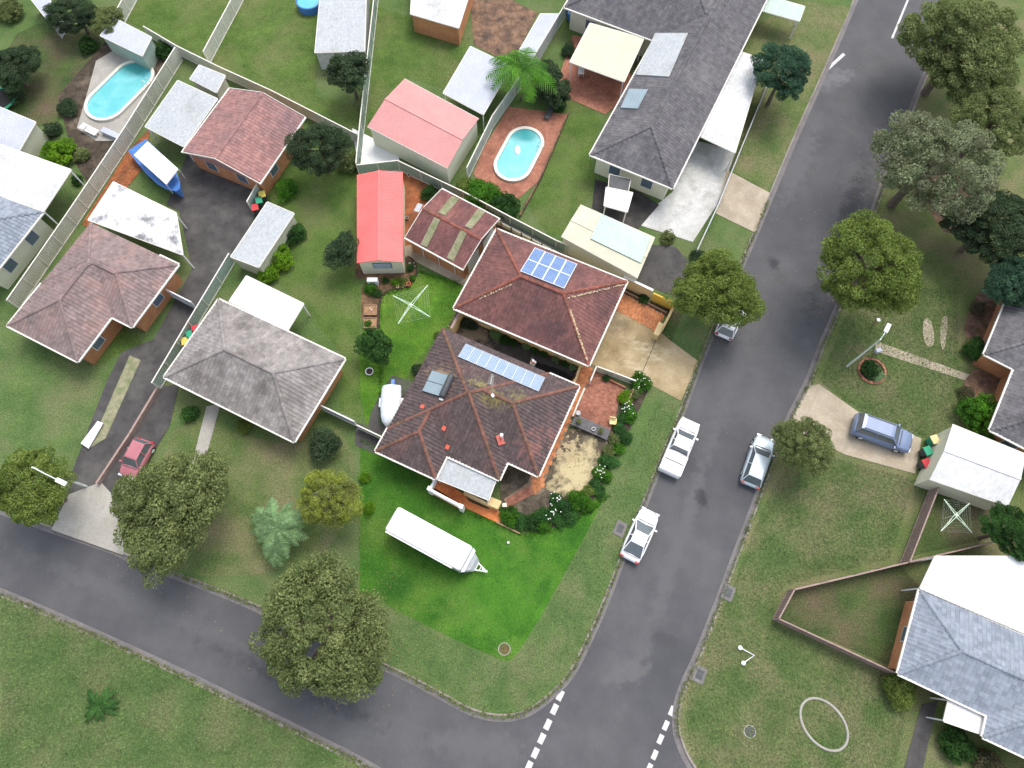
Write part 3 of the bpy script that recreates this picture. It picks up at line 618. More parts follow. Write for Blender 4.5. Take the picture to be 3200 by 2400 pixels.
    for i, r in enumerate(rects):
        for side in 'LRTB':
            horiz = side in 'TB'; a0, a1 = (r.u0, r.u1) if horiz else (r.v0, r.v1)
            n = max(int((a1 - a0) / .2), 1); cur = None
            for k in range(n):
                x = a0 + (a1 - a0) * (k + .5) / n; e = .05
                pt = {'T': (x, r.v0 - e), 'B': (x, r.v1 + e), 'L': (r.u0 - e, x), 'R': (r.u1 + e, x)}[side]
                ok = not any(j != i and r2.inside(*pt, -.12) for j, r2 in enumerate(rects))
                xa, xb = a0 + (a1 - a0) * k / n, a0 + (a1 - a0) * (k + 1) / n
                if ok:
                    if cur is None: cur = [xa, xb]
                    else: cur[1] = xb
                if (not ok or k == n - 1) and cur is not None: runs.append((i, side, cur[0], cur[1])); cur = None
            dup_ = None
    wn_ = 0
    for ri, (i, side, x0, x1) in enumerate(runs):
        r = rects[i]; off = .10 + .003 * i
        f = lambda x, o_, z: {'T': fr.w(x, r.v0 - o_, z), 'B': fr.w(x, r.v1 + o_, z), 'L': fr.w(r.u0 - o_, x, z), 'R': fr.w(r.u1 + o_, x, z)}[side]
        sloped = (r.g == 'u' and side in 'LR') or (r.g == 'v' and side in 'TB')
        if sloped:
            m = (x0 + x1) / 2; H = r.half * r.t
            gb.beam(f(x0, .02, fr.z + .02), f(m, .02, fr.z + H + .03), .05, .16); gb.beam(f(m, .024, fr.z + H + .03), f(x1, .024, fr.z + .02), .05, .16)
        else:
            ext = .05
            gb.beam(f(x0 - ext, off, fr.z - .03 - .002 * ri), f(x1 + ext, off, fr.z - .055 - .002 * ri), .18, .12)
        if windows and x1 - x0 > 2.6:
            nwin = int((x1 - x0 - 1.6) / 2.9) or 1
            for k in range(nwin):
                xc = x0 + .8 + (x1 - x0 - 1.6) * (k + .5) / nwin; inn = -(over) + .02
                a_, b_ = f(xc - .6, inn, 1.5), f(xc + .6, inn, 1.5)
                wf = MB().beam(a_, b_, .06, 1.25).build('window', M['white'], T)
                a_, b_ = f(xc - .54, inn + .03, 1.5), f(xc + .54, inn + .03, 1.5)
                MB().beam(a_, b_, .03, 1.12).build('pane', M['glass'], wf)
    gb.build('gutter', M[trim], T)
    return T, fr, roof

# --- the dark brown house
fr = Frame((1383, 1027), (1807, 1208), 2.75)
P = R(23)
r2 = Rect(fr, (1383, 1027), (1559, 1497), (1383, 1027), (1559, 1497), P)
r1 = Rect(fr, (1383, 1027), (1807, 1208), (1383, 1027), (1677, 1483), P)
r3 = Rect(fr, (1383, 1027), (1360, 1492), (1300, 1300), (1270, 1452), P)
# make the left wall common
for r_ in (r1, r3): r_.u0 = r2.u0
r3.v0 = r2.v0 + 3.0; r3 = r3; r3.w = r3.u1 - r3.u0; r3.d = r3.v1 - r3.v0; r3.along_u = False; r3.half = r3.w / 2
main, FR, mroof = house('brick_house', 'large dark brown tiled house with rusty hips, solar strip and metal porch roof', [r2, r1, r3], M['tile_dark'], M['tile_ridge'], 'cream', nind=280, roll=.05, tw=.30, tl=.38)
MAIN = (r2, r1, r3)
# --- the maroon house
fru = Frame((1552, 718), (1959, 881), 2.75)
ru = Rect(fru, (1487, 840), (1899, 1008), (1755, 799), (1630, 1051), P)
upper, FRU, uroof = house('brick_house', 'maroon tiled hip roofed house with eight blue solar panels beside beige driveway', [ru], M['tile_red'], M['tile_ridge2'], 'cream', nind=290, roll=.024, tw=.33, tl=.40)
# --- neighbours
def simple_house(label, fr_, rs, tm, rm, wm='brickwall', **k): return house('house', label, rs, M[tm], M[rm], wm, **k)
f = Frame((24, 1018), (241, 1129), 2.7)
a = Rect(f, (24, 1018), (241, 1129), (265, 690), (130, 1070), R(22))
f2 = f
b = Rect(f, (165, 760), (579, 796), (265, 690), (439, 1033), R(22)); b.u0 = a.u0; b.w = b.u1 - b.u0; b.along_u = True; b.half = b.d / 2; b.v0 = a.v0
b.d = b.v1 - b.v0; b.half = b.d / 2
simple_house('grey brown tiled house with orange brick side beside long asphalt drive', f, [b, a], 'tile_brown', 'tile_brown', tw=.33, tl=.40, roll=.03)
f = Frame((678, 935), (1071, 1120), 2.7)
a = Rect(f, (600, 1057), (997, 1250), (678, 935), (722, 1280), R(21))
simple_house('weathered pale grey tiled hip roofed house with white rear awning', f, [a], 'tile_grey', 'tile_grey', tw=.33, tl=.40, roll=.03)
f = Frame((714, 275), (941, 362), 2.6)
a = Rect(f, (650, 370), (880, 470), (714, 275), (705, 530), R(17), 'v')
house('garage', 'pinkish brown gable roofed garage facing the asphalt turning area', [a], M['tile_pinkbrown'], M['tile_pinkbrown'], 'brickwall', over=.35, roll=.03, tw=.33, tl=.40, cat='garage')
f = Frame((1846, 483), (2101, 586), 3.0)
a = Rect(f, (1846, 483), (2101, 586), (2200, -420), (2101, 586), R(22))
b = Rect(f, (1760, 30), (2367, 0), (1900, -300), (1990, 105), R(22))
CHF, CHR = f, [a, b]
simple_house('long charcoal tiled house with cream walls, skylight and pale roof panel', f, [a, b], 'tile_char', 'tile_char', 'paintcream', tw=.33, tl=.40, roll=.03)
f = Frame((2880, 1847), (3200, 1990), 2.8)
a = Rect(f, (2842, 1975), (3900, 2100), (2880, 1847), (2804, 2102), R(20))
b = Rect(f, (3040, 1950), (3300, 1950), (3037, 1880), (3037, 2000), R(20))
c_ = Rect(f, (3075, 2297), (3900, 2297), (3037, 1950), (3180, 2352), R(20))
simple_house('blue grey tiled house with broad white verandah roof behind brown paling fence', f, [a, c_], 'tile_blue', 'tile_blue', tw=.33, tl=.40, roll=.03)
f = Frame((3200, 810), (3500, 950), 2.8)
a = Rect(f, (3200, 810), (3700, 950), (3200, 810), (3085, 1110), R(21))
b = Rect(f, (3145, 1218), (3900, 1300), (3200, 900), (3121, 1356), R(21))
simple_house('charcoal tiled house at the right edge behind mulched garden', f, [b, a], 'tile_char', 'tile_char', tw=.33, tl=.40, roll=.03)
f = Frame((0, 603), (135, 661), 2.8)
a = Rect(f, (-700, 400), (135, 661), (0, 603), (-60, 870), R(18))
simple_house('blue grey roofed house on the left edge beside long cream fence', f, [a], 'tile_blue', 'tile_blue', 'paintcream', tw=.33, tl=.40, roll=.03)

# --- metal sheds, carports, awnings
def sheet(mb, A, B, Cc, D, pitch=.2, hgt=.03, thick=.03):
    """ribbed sheet: ribs run from A->D and B->C; A->B is one end"""
    A, B, Cc, D = map(Vector, (A, B, Cc, D)); n = max(2, int((B - A).length / pitch)); prof = []
    for i in range(n):
        for t, z in ((0, 0), (.55, 0), (.65, hgt), (.9, hgt)): prof.append(((i + t) / n, z))
    prof.append((1, 0)); m = len(prof)
    vs = [A.lerp(B, t) + Vector((0, 0, z)) for t, z in prof] + [D.lerp(Cc, t) + Vector((0, 0, z)) for t, z in prof]
    vs += [A - Vector((0, 0, thick)), B - Vector((0, 0, thick)), Cc - Vector((0, 0, thick)), D - Vector((0, 0, thick))]
    k = 2 * m
    mb.add(vs, [(i, i + 1, m + i + 1, m + i) for i in range(m - 1)] + [(k, k + 3, k + 2, k + 1)])
    mb.add([A, B, Cc, D, A - Vector((0, 0, thick)), B - Vector((0, 0, thick)), Cc - Vector((0, 0, thick)), D - Vector((0, 0, thick))], [(0, 4, 5, 1), (1, 5, 6, 2), (2, 6, 7, 3), (3, 7, 4, 0)])
def canopy(name, label, cat, px, z, m, walls=None, z2=None, posts=True, pitch=.25, group=None, inset=.15, swap=False, rafters=False):
    """px: four corners; A B upper edge (z), C D lower edge (z2)"""
    z2 = z if z2 is None else z2
    q = [G(*px[0], z), G(*px[1], z), G(*px[2], z2), G(*px[3], z2)]
    if swap: q = q[1:] + q[:1]
    c = sum(q, Vector()) / 4; T = thing(name, label, cat, (c.x, c.y, 0), group)
    b = MB(); sheet(b, *q, pitch=pitch); b.build('roof_sheet', m, T)
    tb = MB()
    for i in range(4):
        a_, b_ = q[i], q[(i + 1) % 4]; o_ = ((a_ + b_) / 2 - c); o_.z = 0; o_ = o_.normalized() * .03
        tb.beam(a_ + o_ - Vector((0, 0, .045 + .004 * i)), b_ + o_ - Vector((0, 0, .045 + .004 * i)), .06, .1)
    tb.build('edge_trim', M['trim'], T)
    qi = [c + (p - c) * (1 - inset / max((p - c).length, 1)) for p in q]
    for i_, p in enumerate(qi): p.z = q[i_].z
    if walls:
        wb = MB()
        pts = [(p.x, p.y) for p in qi]
        n = 4; vs = [(p.x, p.y, 0) for p in qi] + [(p.x, p.y, p.z - .08) for p in qi]
        wb.add(vs, [(i, (i + 1) % 4, 4 + (i + 1) % 4, 4 + i) for i in range(4)])
        wb.build('wall', M[walls], T)
    elif posts:
        for p in qi: MB().box((p.x, p.y, (p.z - .08) / 2), (.1, .1, p.z - .08)).build('post', M['white'], T)
    return T
canopy('porch_roof', 'pale blue grey corrugated porch roof in front of the dark brown house', 'porch', [(1395, 1421), (1553, 1491), (1527, 1562), (1364, 1496)], 2.60, M['grey_metal'], z2=2.42, pitch=.17)
canopy('patio_roof', 'white flat patio roof with dark stains behind the grey brown house', 'patio roof', [(354, 568), (550, 665), (571, 796), (275, 687)], 2.6, M['patchy'], swap=False)
canopy('carport', 'pale grey flat carport roof beside the pinkish brown garage', 'carport', [(555, 251), (680, 309), (574, 458), (453, 395)], 2.5, M['grey_metal'])
canopy('shed', 'small pale grey shed between carport and cream back fence', 'shed', [(622, 203), (704, 236), (676, 289), (593, 246)], 2.1, M['grey_metal'], walls='cream_metal')
canopy('shed', 'pale blue roofed shed at the head of the long narrow pool', 'shed', [(352, 53), (473, 116), (444, 174), (313, 111)], 2.3, M['lav_metal'], walls='fence_green')
canopy('shed', 'pale blue roofed shed in the top left corner among shrubs', 'shed', [(84, -20), (145, -20), (175, 39), (155, 72)], 2.2, M['lav_metal'], walls='white_metal')
canopy('shed', 'narrow pale grey shed beside the asphalt drive and lime hedge', 'shed', [(835, 631), (919, 667), (808, 835), (721, 802)], 2.3, M['grey_metal'], walls='cream_metal')
canopy('awning', 'bright white awning behind the weathered grey house', 'awning', [(770, 862), (949, 949), (900, 1030), (716, 941)], 2.5, M['canvas'], posts=True)
canopy('shed', 'long pale grey roofed shed with a tree at its lower corner', 'shed', [(1005, -60), (1145, -60), (1139, 159), (984, 164)], 2.4, M['grey_metal'], walls='white_metal')
canopy('carport', 'pale blue roofed lean-to behind the faded pink shed', 'carport', [(1470, 145), (1598, 207), (1510, 357), (1385, 290)], 2.5, M['lav_metal'], swap=False)
canopy('shed', 'white roofed shed at the top edge above the square lawn', 'shed', [(1290, -90), (1480, -60), (1433, 87), (1283, 43)], 2.4, M['white_metal'], walls='brickwall')
canopy('shed', 'slim pale blue shed against the boundary fence above the palm', 'shed', [(1689, 43), (1747, 43), (1660, 188), (1622, 159)], 2.1, M['lav_metal'], walls='white_metal')
canopy('carport', 'long white carport roof beside the charcoal tiled house', 'carport', [(2302, 157), (2385, 185), (2297, 477), (2183, 423)], 2.7, M['white_metal'])
canopy('awning', 'square white umbrella awning outside the charcoal house end wall', 'awning', [(1895, 585), (1977, 602), (1960, 662), (1888, 642)], 2.4, M['canvas'])
canopy('awning', 'small dark awning against the cream end wall above the white umbrella', 'awning', [(1905, 545), (1970, 560), (1963, 598), (1902, 585)], 2.3, M['darkgrey'])
canopy('awning', 'pale green curved awning at the top edge beside the street', 'awning', [(2380, -20), (2515, 20), (2498, 66), (2370, 30)], 2.4, M['green_metal'])
canopy('verandah_roof', 'broad bright white verandah roof joined to the blue grey house', 'verandah', [(2923, 1739), (3260, 1739), (3300, 2020), (2876, 1838)], 3.45, M['canvas'], pitch=.3, z2=2.95)
canopy('awning', 'small white awning on the front of the blue grey house', 'awning', [(2966, 2184), (3091, 2238), (3075, 2297), (2950, 2254)], 2.5, M['canvas'])
canopy('shed', 'pale grey roofed shed on the left edge beside the worn grass', 'shed', [(-60, 310), (111, 381), (60, 470), (-60, 440)], 2.3, M['lav_metal'], walls='cream_metal')
canopy('patio_roof', 'white patio roof joined to the blue grey house on the left edge', 'patio roof', [(-60, 430), (222, 530), (135, 661), (-60, 590)], 2.95, M['white_metal'])
# sheds with gable roofs in sheet metal
def metal_gable(name, label, cat, px, z, H, m, walls, ridge_along, pitch=.2, over=.12, win=None):
    """px corners A B C D clockwise from top left at eave height; ridge_along 'AD' or 'AB'"""
    q = [G(*p, z) for p in px]; c = sum(q, Vector()) / 4; T = thing(name, label, cat, (c.x, c.y, 0))
    if ridge_along == 'AD': m1, m2 = (q[0] + q[1]) / 2, (q[3] + q[2]) / 2; s1 = (m1, q[0], q[3], m2); s2 = (m2, q[2], q[1], m1)
    else: m1, m2 = (q[0] + q[3]) / 2, (q[1] + q[2]) / 2; s1 = (m1, q[0], q[1], m2); s2 = (m2, q[2], q[3], m1)
    up = Vector((0, 0, H)); rf = None
    for (a_, b_, c1, d_) in (s1, s2):
        b = MB(); sheet(b, a_ + up, d_ + up, c1, b_, pitch=pitch, hgt=.025); b.build('roof_sheet', m, T)
    d = (m2 - m1).normalized(); MB().beam(m1 + up + Vector((0, 0, .03)), m2 + up + Vector((0, 0, .03)), .22, .05).build('ridge_cap', m, T)
    k = 1 - over / 3; qi = [c + (p - c) * k for p in q]; wb = MB()
    mm1, mm2 = c + (m1 - c) * k, c + (m2 - c) * k; hh = Vector((0, 0, H - .08))
    vs = [(p.x, p.y, 0) for p in qi] + [(p.x, p.y, z - .05) for p in qi] + [tuple(mm1 + hh), tuple(mm2 + hh)]
    fs = [(i, (i + 1) % 4, 4 + (i + 1) % 4, 4 + i) for i in range(4)] + ([(4, 5, 8), (6, 7, 9)] if ridge_along == 'AD' else [(4, 8, 7), (5, 6, 9)])
    wb.add(vs, fs); wb.build('wall', M[walls], T)
    tb = MB()
    if ridge_along == 'AD': es = ((q[0], q[3]), (q[1], q[2]))
    else: es = ((q[0], q[1]), (q[3], q[2]))
    for a_, b_ in es: tb.beam(a_ - Vector((0, 0, .06)), b_ - Vector((0, 0, .06)), .1, .1)
    tb.build('gutter', m if m is M['red_metal'] else M['trim'], T)
    return T, qi, c
RS, qi, c = metal_gable('garden_shed', 'salmon red metal roofed shed with cream walls and one pale window', 'shed', [(1117, 546), (1257, 537), (1257, 819), (1117, 822)], 2.35, .42, M['red_metal'], 'paintcream', 'AD', pitch=.19)
a_, b_ = qi[3], qi[2]; dd = (b_ - a_); dn = dd.normalized(); nn = Vector((dn.y, -dn.x, 0))
if nn.y > 0: nn = -nn
wa, wb_ = a_ + dd * .30, a_ + dd * .74; wa.z = wb_.z = 1.5
w_ = MB().beam(wa + nn * .02, wb_ + nn * .02, .05, .95).build('window', M['darkgrey'], RS)
MB().beam(wa + dn * .06 + nn * .05, wb_ - dn * .06 + nn * .05, .03, .84).build('pane', M['palewindow'], w_)
metal_gable('garden_shed', 'large faded pink metal roofed shed with cream walls beyond the green fence', 'shed', [(1264, 246), (1496, 371), (1399, 525), (1148, 395)], 2.7, .5, M['pink_metal'], 'paintcream', 'AB')
metal_gable('garage', 'white metal roofed garage beside the three bins on the right', 'garage', [(2977, 1326), (3208, 1420), (3150, 1582), (2905, 1497)], 2.6, .4, M['white_metal'], 'paintcream', 'AB')
T_, q_, c = metal_gable('garage', 'cream roofed garage with pale green roof panel beyond the boundary fence', 'garage', [(1814, 640), (2047, 743), (1993, 868), (1754, 738)], 2.6, .12, M['cream_metal'], 'paintcream', 'AB')
qq = [G(*p, 2.78) for p in ((1880, 668), (2035, 742), (2003, 822), (1845, 745))]; b = MB(); sheet(b, *qq, pitch=.2); b.build('translucent_panel', M['green_metal'], T_)
canopy('patio_roof', 'cream patio roof on posts over the terracotta deck', 'patio roof', [(1844, 72), (2012, 120), (1950, 255), (1781, 193)], 2.9, M['cream_metal'], swap=False)
# roof panels on the charcoal house
def slab_on(name, label, cat, px, z, m, parts=None, thick=.06, group=None):
    q = [G(*p, z) for p in px]; c = sum(q, Vector()) / 4; T = thing(name, label, cat, tuple(c), group)
    return T, q
def tilted_px(px, zs): return [G(*p, z) for p, z in zip(px, zs)]
def panel_array(name, label, q, nu, nv, m, frame, cat='solar panels', gap=.012, thick=.05, pn='solar_panel'):
    """q: world corners A B (upper edge) C D; nu panels along AB, nv along AD; ONE thing > panels (> cells)"""
    c = sum(q, Vector()) / 4; T = thing(name, label, cat, tuple(c)); A, B, Cc, D = q
    n = (B - A).cross(D - A).normalized()
    if n.z < 0: n = -n
    def pt(s, t): return A.lerp(B, s).lerp(D.lerp(Cc, s), t)
    for i in range(nu):
        for j in range(nv):
            e = gap / 2; g1 = e / ((B - A).length / nu); g2 = e / ((D - A).length / nv)
            cs = [pt((i + g1) / nu, (j + g2) / nv), pt((i + 1 - g1) / nu, (j + g2) / nv), pt((i + 1 - g1) / nu, (j + 1 - g2) / nv), pt((i + g1) / nu, (j + 1 - g2) / nv)]
            b = MB(); b.add([p for p in cs] + [p + n * thick for p in cs], [(4, 5, 6, 7), (0, 4, 5, 1), (1, 5, 6, 2), (2, 6, 7, 3), (3, 7, 4, 0)])
            po = b.build(pn, frame, T)
            yield T, po, cs, n, thick
def cells(po, cs, n, thick, nx, ny, m, margin=.035, gap=.012):
    A, B, Cc, D = [p + n * (thick + .004) for p in cs]; b = MB()
    lx, ly = (B - A).length, (D - A).length
    def pt(s, t): return A.lerp(B, s).lerp(D.lerp(Cc, s), t)
    for i in range(nx):
        for j in range(ny):
            s0, s1 = (margin + (lx - 2 * margin) * i / nx + gap / 2) / lx, (margin + (lx - 2 * margin) * (i + 1) / nx - gap / 2) / lx
            t0, t1 = (margin + (ly - 2 * margin) * j / ny + gap / 2) / ly, (margin + (ly - 2 * margin) * (j + 1) / ny - gap / 2) / ly
            b.add([pt(s0, t0), pt(s1, t0), pt(s1, t1), pt(s0, t1)], [(0, 3, 2, 1)])
    o = b.build('cells', m, po); return o
M['pvblue'] = mat('blue_solar_cell', (.085, .17, .36), (.12, .21, .41), scale=1.5, fine=.06, rough=.4, spec=.4)
M['pvpale'] = mat('pale_blue_solar_cell', (0.104, 0.200, 0.336), (0.136, 0.232, 0.368), scale=1.2, fine=.06, rough=.4, spec=.4)
M['pvframe'] = mat('aluminium_frame', (.66, .70, .74), (.70, .74, .78), scale=2, fine=.03, rough=.35)
def roof_z(fr, rects, px, py, off=.1):
    """roof height below the survey pixel, solved by iteration"""
    z = fr.z + .5
    for _ in range(14):
        p = G(px, py, z) - fr.o; u, v = p.dot(fr.u), p.dot(fr.v)
        z = .5 * z + .5 * (fr.z + max(max(r.h(u, v) for r in rects), 0) + off)
    return G(px, py, z)
q = [roof_z(FRU, [ru], *p, off=.14) for p in ((1671, 774), (1804, 826), (1759, 901), (1625, 848))]
q[2] = q[1] + (q[3] - q[0])
for T, po, cs, n, th in panel_array('solar_array', 'block of eight blue solar panels on the maroon roof', q, 4, 2, None, M['pvframe'], gap=.02): cells(po, cs, n, th, 6, 8, M['pvblue'], gap=.008, margin=.05)
SOL = T
q = [roof_z(FR, MAIN, *p, off=.14) for p in ((1456, 1075), (1703, 1181), (1681, 1222), (1431, 1115))]
q[2] = q[1] + (q[3] - q[0])
for T, po, cs, n, th in panel_array('solar_array', 'long row of nine small celled solar panels on the dark brown roof', q, 9, 1, None, M['pvframe'], gap=.02): cells(po, cs, n, th, 6, 12, M['pvpale'], gap=.02, margin=.02)
# solar hot water
q = [roof_z(FR, MAIN, *p, off=.13) for p in ((1350, 1157), (1404, 1173), (1376, 1239), (1319, 1222))]
q[2] = q[1] + (q[3] - q[0])
# ribs of the heater: panels lie downslope (west), tank upslope
for T, po, cs, n, th in panel_array('solar_water_heater', 'roof mounted water heater with two pale collectors and a dark tank', [q[0], q[1], q[2], q[3]], 1, 2, None, M['darkgrey'], cat='water heater', pn='collector'):
    A, B, Cc, D = [p + n * (th + .004) for p in cs]; cc = (A + B + Cc + D) / 4
    b = MB().add([cc + (p - cc) * .95 for p in (A, B, Cc, D)], [(0, 3, 2, 1)]); b.build('glass', M['collector'], po)
dtop = (q[1] - q[0]).normalized()
a_, b_ = q[1] + dtop * .28 + Vector((0, 0, .30)), q[2] + dtop * .28 + Vector((0, 0, .30))
ax = (b_ - a_).normalized()
MB().tube([a_ - ax * .06, a_, a_ + ax * .08, b_ - ax * .08, b_, b_ + ax * .06], [.12, .24, .27, .27, .24, .12], n=14).build('tank', M['darkgrey'], T, smooth=True)
b = MB()
for k in (.1, .5, .9):
    p = a_.lerp(b_, k); b.beam(p - Vector((0, 0, .5)), p, .05, .05)
b.beam(b_ + ax * .1 - Vector((0, 0, .25)), b_ + ax * .25 - Vector((0, 0, .3)), .35, .08); b.build('bracket', M['white'], T)
# flue, aerial, new tiles, hot pipe marks
p = roof_z(FR, MAIN, 1568, 1368, off=0)
T = thing('vent_pipe', 'white capped vent pipe with faded red flashing on the dark roof', 'vent pipe', tuple(p))
MB().lathe([(.10, -.1), (.10, .75), (.14, .76), (.14, .86), (.04, .92)], tuple(p), 12).build('pipe', M['white'], T, smooth=False)
nrm = Vector(FR.v).copy()
def flat_on_roof(px, size, name, m, parent=None, ang=0, off=.075, h=.03, fr_=None, rc=None, side='B'):
    fr_ = fr_ or FR; rc = rc or MAIN
    p = roof_z(fr_, rc, *px, off=off); p2 = p - fr_.o; u, v = p2.dot(fr_.u), p2.dot(fr_.v)
    Mx = slope_matrix(fr_, side, u, v, p.z - fr_.z, rc[0].p) @ Matrix.Rotation(ang, 4, 'Z')
    return MB().box(None, (size[0], size[1], h), M=Mx).build(name, m, parent)
flat_on_roof((1571, 1372), (.8, 1.0), 'flashing', M['rust'], T, ang=R(45), side='R')
for px, sd_ in (((1387, 1338), 'B'), ((1398, 1397), 'B'), ((1320, 1270), 'L')):
    o = flat_on_roof(px, (.32, .36), 'roof_tile', M['redtile'], mroof, side=sd_); o['label'] = 'new bright red replacement tile' if sd_ == 'B' else 'dull red replacement tile'
p = roof_z(FR, MAIN, 1540, 1238, off=0)
T = thing('television_aerial', 'thin television aerial mast on the main ridge of the dark roof', 'aerial', tuple(p))
top = p + Vector((0, 0, 3.9))
MB().tube([p, top], .022, 5).build('mast', M['galv'], T)
b = MB(); dd = Vector((.2, 1, 0)).normalized(); b.beam(top - dd * .4, top + dd * .4, .02, .02)
for k in range(7):
    c = top + dd * (-.38 + .125 * k); w = .26 - .02 * k; e = Vector((dd.y, -dd.x, 0)); b.beam(c - e * w, c + e * w, .012, .012)
b.build('antenna', M['galv'], T)
MB().box(tuple(p + Vector((0, 0, .12))), (.22, .28, .25), rz=.4).build('bracket', M['white'], T)
# lichen flecks along the maroon hips (real crumbs of mortar and moss)
def flecks(line, n, parent, spread=.25):
    b = MB()
    for _ in range(n):
        t = random.random(); px = line[0][0] + (line[1][0] - line[0][0]) * t; py = line[0][1] + (line[1][1] - line[0][1]) * t
        p = roof_z(FRU, [ru], px + random.gauss(0, 1.3), py + random.gauss(0, 1.3) + 3, off=.13); s = random.uniform(.02, .06)
        b.box(tuple(p), (s * 1.7, s, .03), rz=random.uniform(0, 3))
    o = b.build('mortar_crumbs', M['moss'], parent); o['kind'] = 'stuff'
flecks(((1782, 965), (1836, 1125)), 230, uroof); flecks(((1775, 928), (1950, 886)), 150, uroof); flecks(((1500, 930), (1600, 885)), 50, uroof)
# --- brown tiled garage with mossy strips
f = Frame((1375, 590), (1555, 684), 2.45)
ga = Rect(f, (1323, 668), (1506, 760), (1375, 590), (1362, 792), R(13), 'u')
GA, fG, groof = house('garage', 'brown ribbed roof garage with four mossy translucent strips by the red shed', [ga], mat('brown_ribbed_tile', (.135, .062, .062), (.18, .080, .075), scale=2.5, fine=.3, fscale=12, c3=(.24, .105, .09), s3=.4, t3=.58), M['tile_ridge2'], 'brickwall', over=.22, roll=.04, tw=.26, tl=.45, windows=False, cat='garage')
for px4 in (((1412, 612), (1435, 622), (1391, 673), (1369, 663)), ((1494, 652), (1516, 663), (1473, 716), (1452, 706)), ((1357, 678), (1376, 687), (1334, 773), (1314, 764)), ((1440, 718), (1459, 727), (1417, 817), (1396, 805))):
    q = [roof_z(f, [ga], *p, off=.09) for p in px4]; b = MB(); sheet(b, *q, pitch=.1, hgt=.02, thick=.05); b.build('translucent_panel', M['skylightmoss'], GA)
q = [G(*p, 1.0) for p in ((1497, 765), (1505, 758), (1518, 735))]
for k, (pa, pb) in enumerate((((.12, 0), (.42, 0)), ((.55, 0), (.85, 0)))):
    u_ = ga.u1 - .22 + .03; v0_, v1_ = ga.v0 + ga.d * pa[0], ga.v0 + ga.d * pb[0]
    MB().beam(f.w(u_, v0_, 1.05), f.w(u_, v1_, 1.05), .05, 2.0).build('door', M['white'], GA)
for k in range(3):
    u_ = ga.u0 + ga.w * (.25 + .28 * k); v_ = ga.v1 - .16
    MB().tube([f.w(u_, v_, 2.3), f.w(u_, v_ - .0, .1)], .04, 6).build('downpipe', M['white'], GA)
MB().box(tuple(roof_z(f, [ga], 1311, 650, off=0) + Vector((-.1, 0, .05))), (.5, .9, .05), rz=-.4).build('flashing', M['grey_metal'], GA)
# charcoal roof fittings
for lab, px4, z, m in (('pale corrugated roof panel on the charcoal roof beside the cream patio', ((2047, 103), (2150, 103), (2091, 239), (1987, 233)), (4.0, 4.6, 4.6, 4.0), 'grey_metal'), ('pale blue glass skylight on the charcoal roof', ((1966, 277), (2025, 279), (1993, 339), (1939, 336)), (4.0, 4.5, 4.5, 4.0), 'collector')):
    q = [roof_z(CHF, CHR, *p, off=.16) for p in px4]
    c = sum(q, Vector()) / 4; T = thing('roof_panel' if m == 'grey_metal' else 'skylight', lab, 'roof panel' if m == 'grey_metal' else 'skylight', tuple(c))
    b = MB(); sheet(b, *q, pitch=.3, hgt=.02, thick=.1); b.build('sheet' if m == 'grey_metal' else 'pane', M[m], T)

# ------------------------------------------------------------------ fences and walls
def fence(label, pts, h, m, postm='trim', bay=2.35, rib=True, px=True, z=0.0, name='fence', cat='fence', thick=.05, group=None, cap=True, ribp=.2):
    W_ = [G(*p, z) if px else Vector(p) for p in pts]; T = thing(name, label, cat, tuple(W_[0]), group)
    cache = {}
    for i in range(len(W_) - 1):
        a, b = W_[i], W_[i + 1]; d = b - a; n = max(1, round(d.length / bay)); L_ = d.length / n; ang = math.atan2(d.y, d.x)
        key = round(L_, 3)
        if key not in cache:
            mb = MB()
            if rib:
                k = max(2, int(L_ / ribp)); prof = []
                for q in range(k):
                    for t, y in ((0, -thick * .5), (.35, -thick * .5), (.5, thick * .5), (.85, thick * .5)): prof.append((-L_ / 2 + .03 + (L_ - .06) * (q + t) / k, y))
                prof.append((L_ / 2 - .03, -thick * .5)); mm = len(prof)
                vs = [(x, y, .05) for x, y in prof] + [(x, y, h - .03) for x, y in prof]
                mb.add(vs, [(q, q + 1, mm + q + 1, mm + q) for q in range(mm - 1)])
            else: mb.box((0, 0, h / 2), (L_ - .005, thick, h - .03))
            pm = mb.mesh('panel', m); rm = (MB().box((0, 0, h - .01), (L_, thick + .05, .06)).mesh('top_rail', M[postm]), MB().box((0, 0, .06), (L_, thick + .05, .07)).mesh('bottom_rail', M[postm])); cache[key] = (pm, rm)
        pm, rm = cache[key]
        for k in range(n):
            c = a + d * ((k + .5) / n); Mx = Matrix.Translation((c.x, c.y, z)) @ Matrix.Rotation(ang, 4, 'Z')
            link('panel', pm, T, Mx)
            if cap: link('top_rail', rm[0], T, Mx); link('bottom_rail', rm[1], T, Mx)
    if cap:
        po = MB().box((0, 0, (h + .02) / 2), (.075, thick + .07, h + .02)).mesh('post', M[postm])
        done = set()
        for i in range(len(W_) - 1):
            a, b = W_[i], W_[i + 1]; d = b - a; n = max(1, round(d.length / bay)); ang = math.atan2(d.y, d.x)
            for k in range(n + 1):
                c = a + d * (k / n); key = (round(c.x, 2), round(c.y, 2))
                if key in done: continue
                done.add(key); link('post', po, T, Matrix.Translation((c.x, c.y, z)) @ Matrix.Rotation(ang, 4, 'Z'))
    return T
fg, fc = M['fence_green'], M['fence_cream']
fence('long grey green corrugated fence behind the garage and maroon house', [(1124, 547), (1250, 533), (1319, 566), (1450, 628), (1595, 706), (1736, 779), (1939, 866)], 1.55, fg)
surf('white_slab', [(1100, 400), (1245, 470), (1250, 528), (1124, 542)], Z3, M['white'])
fence('grey green corrugated boundary fence running up from the red shed to the top edge', [(1195, -120), (1136, 420), (1124, 545)], 1.8, fg)
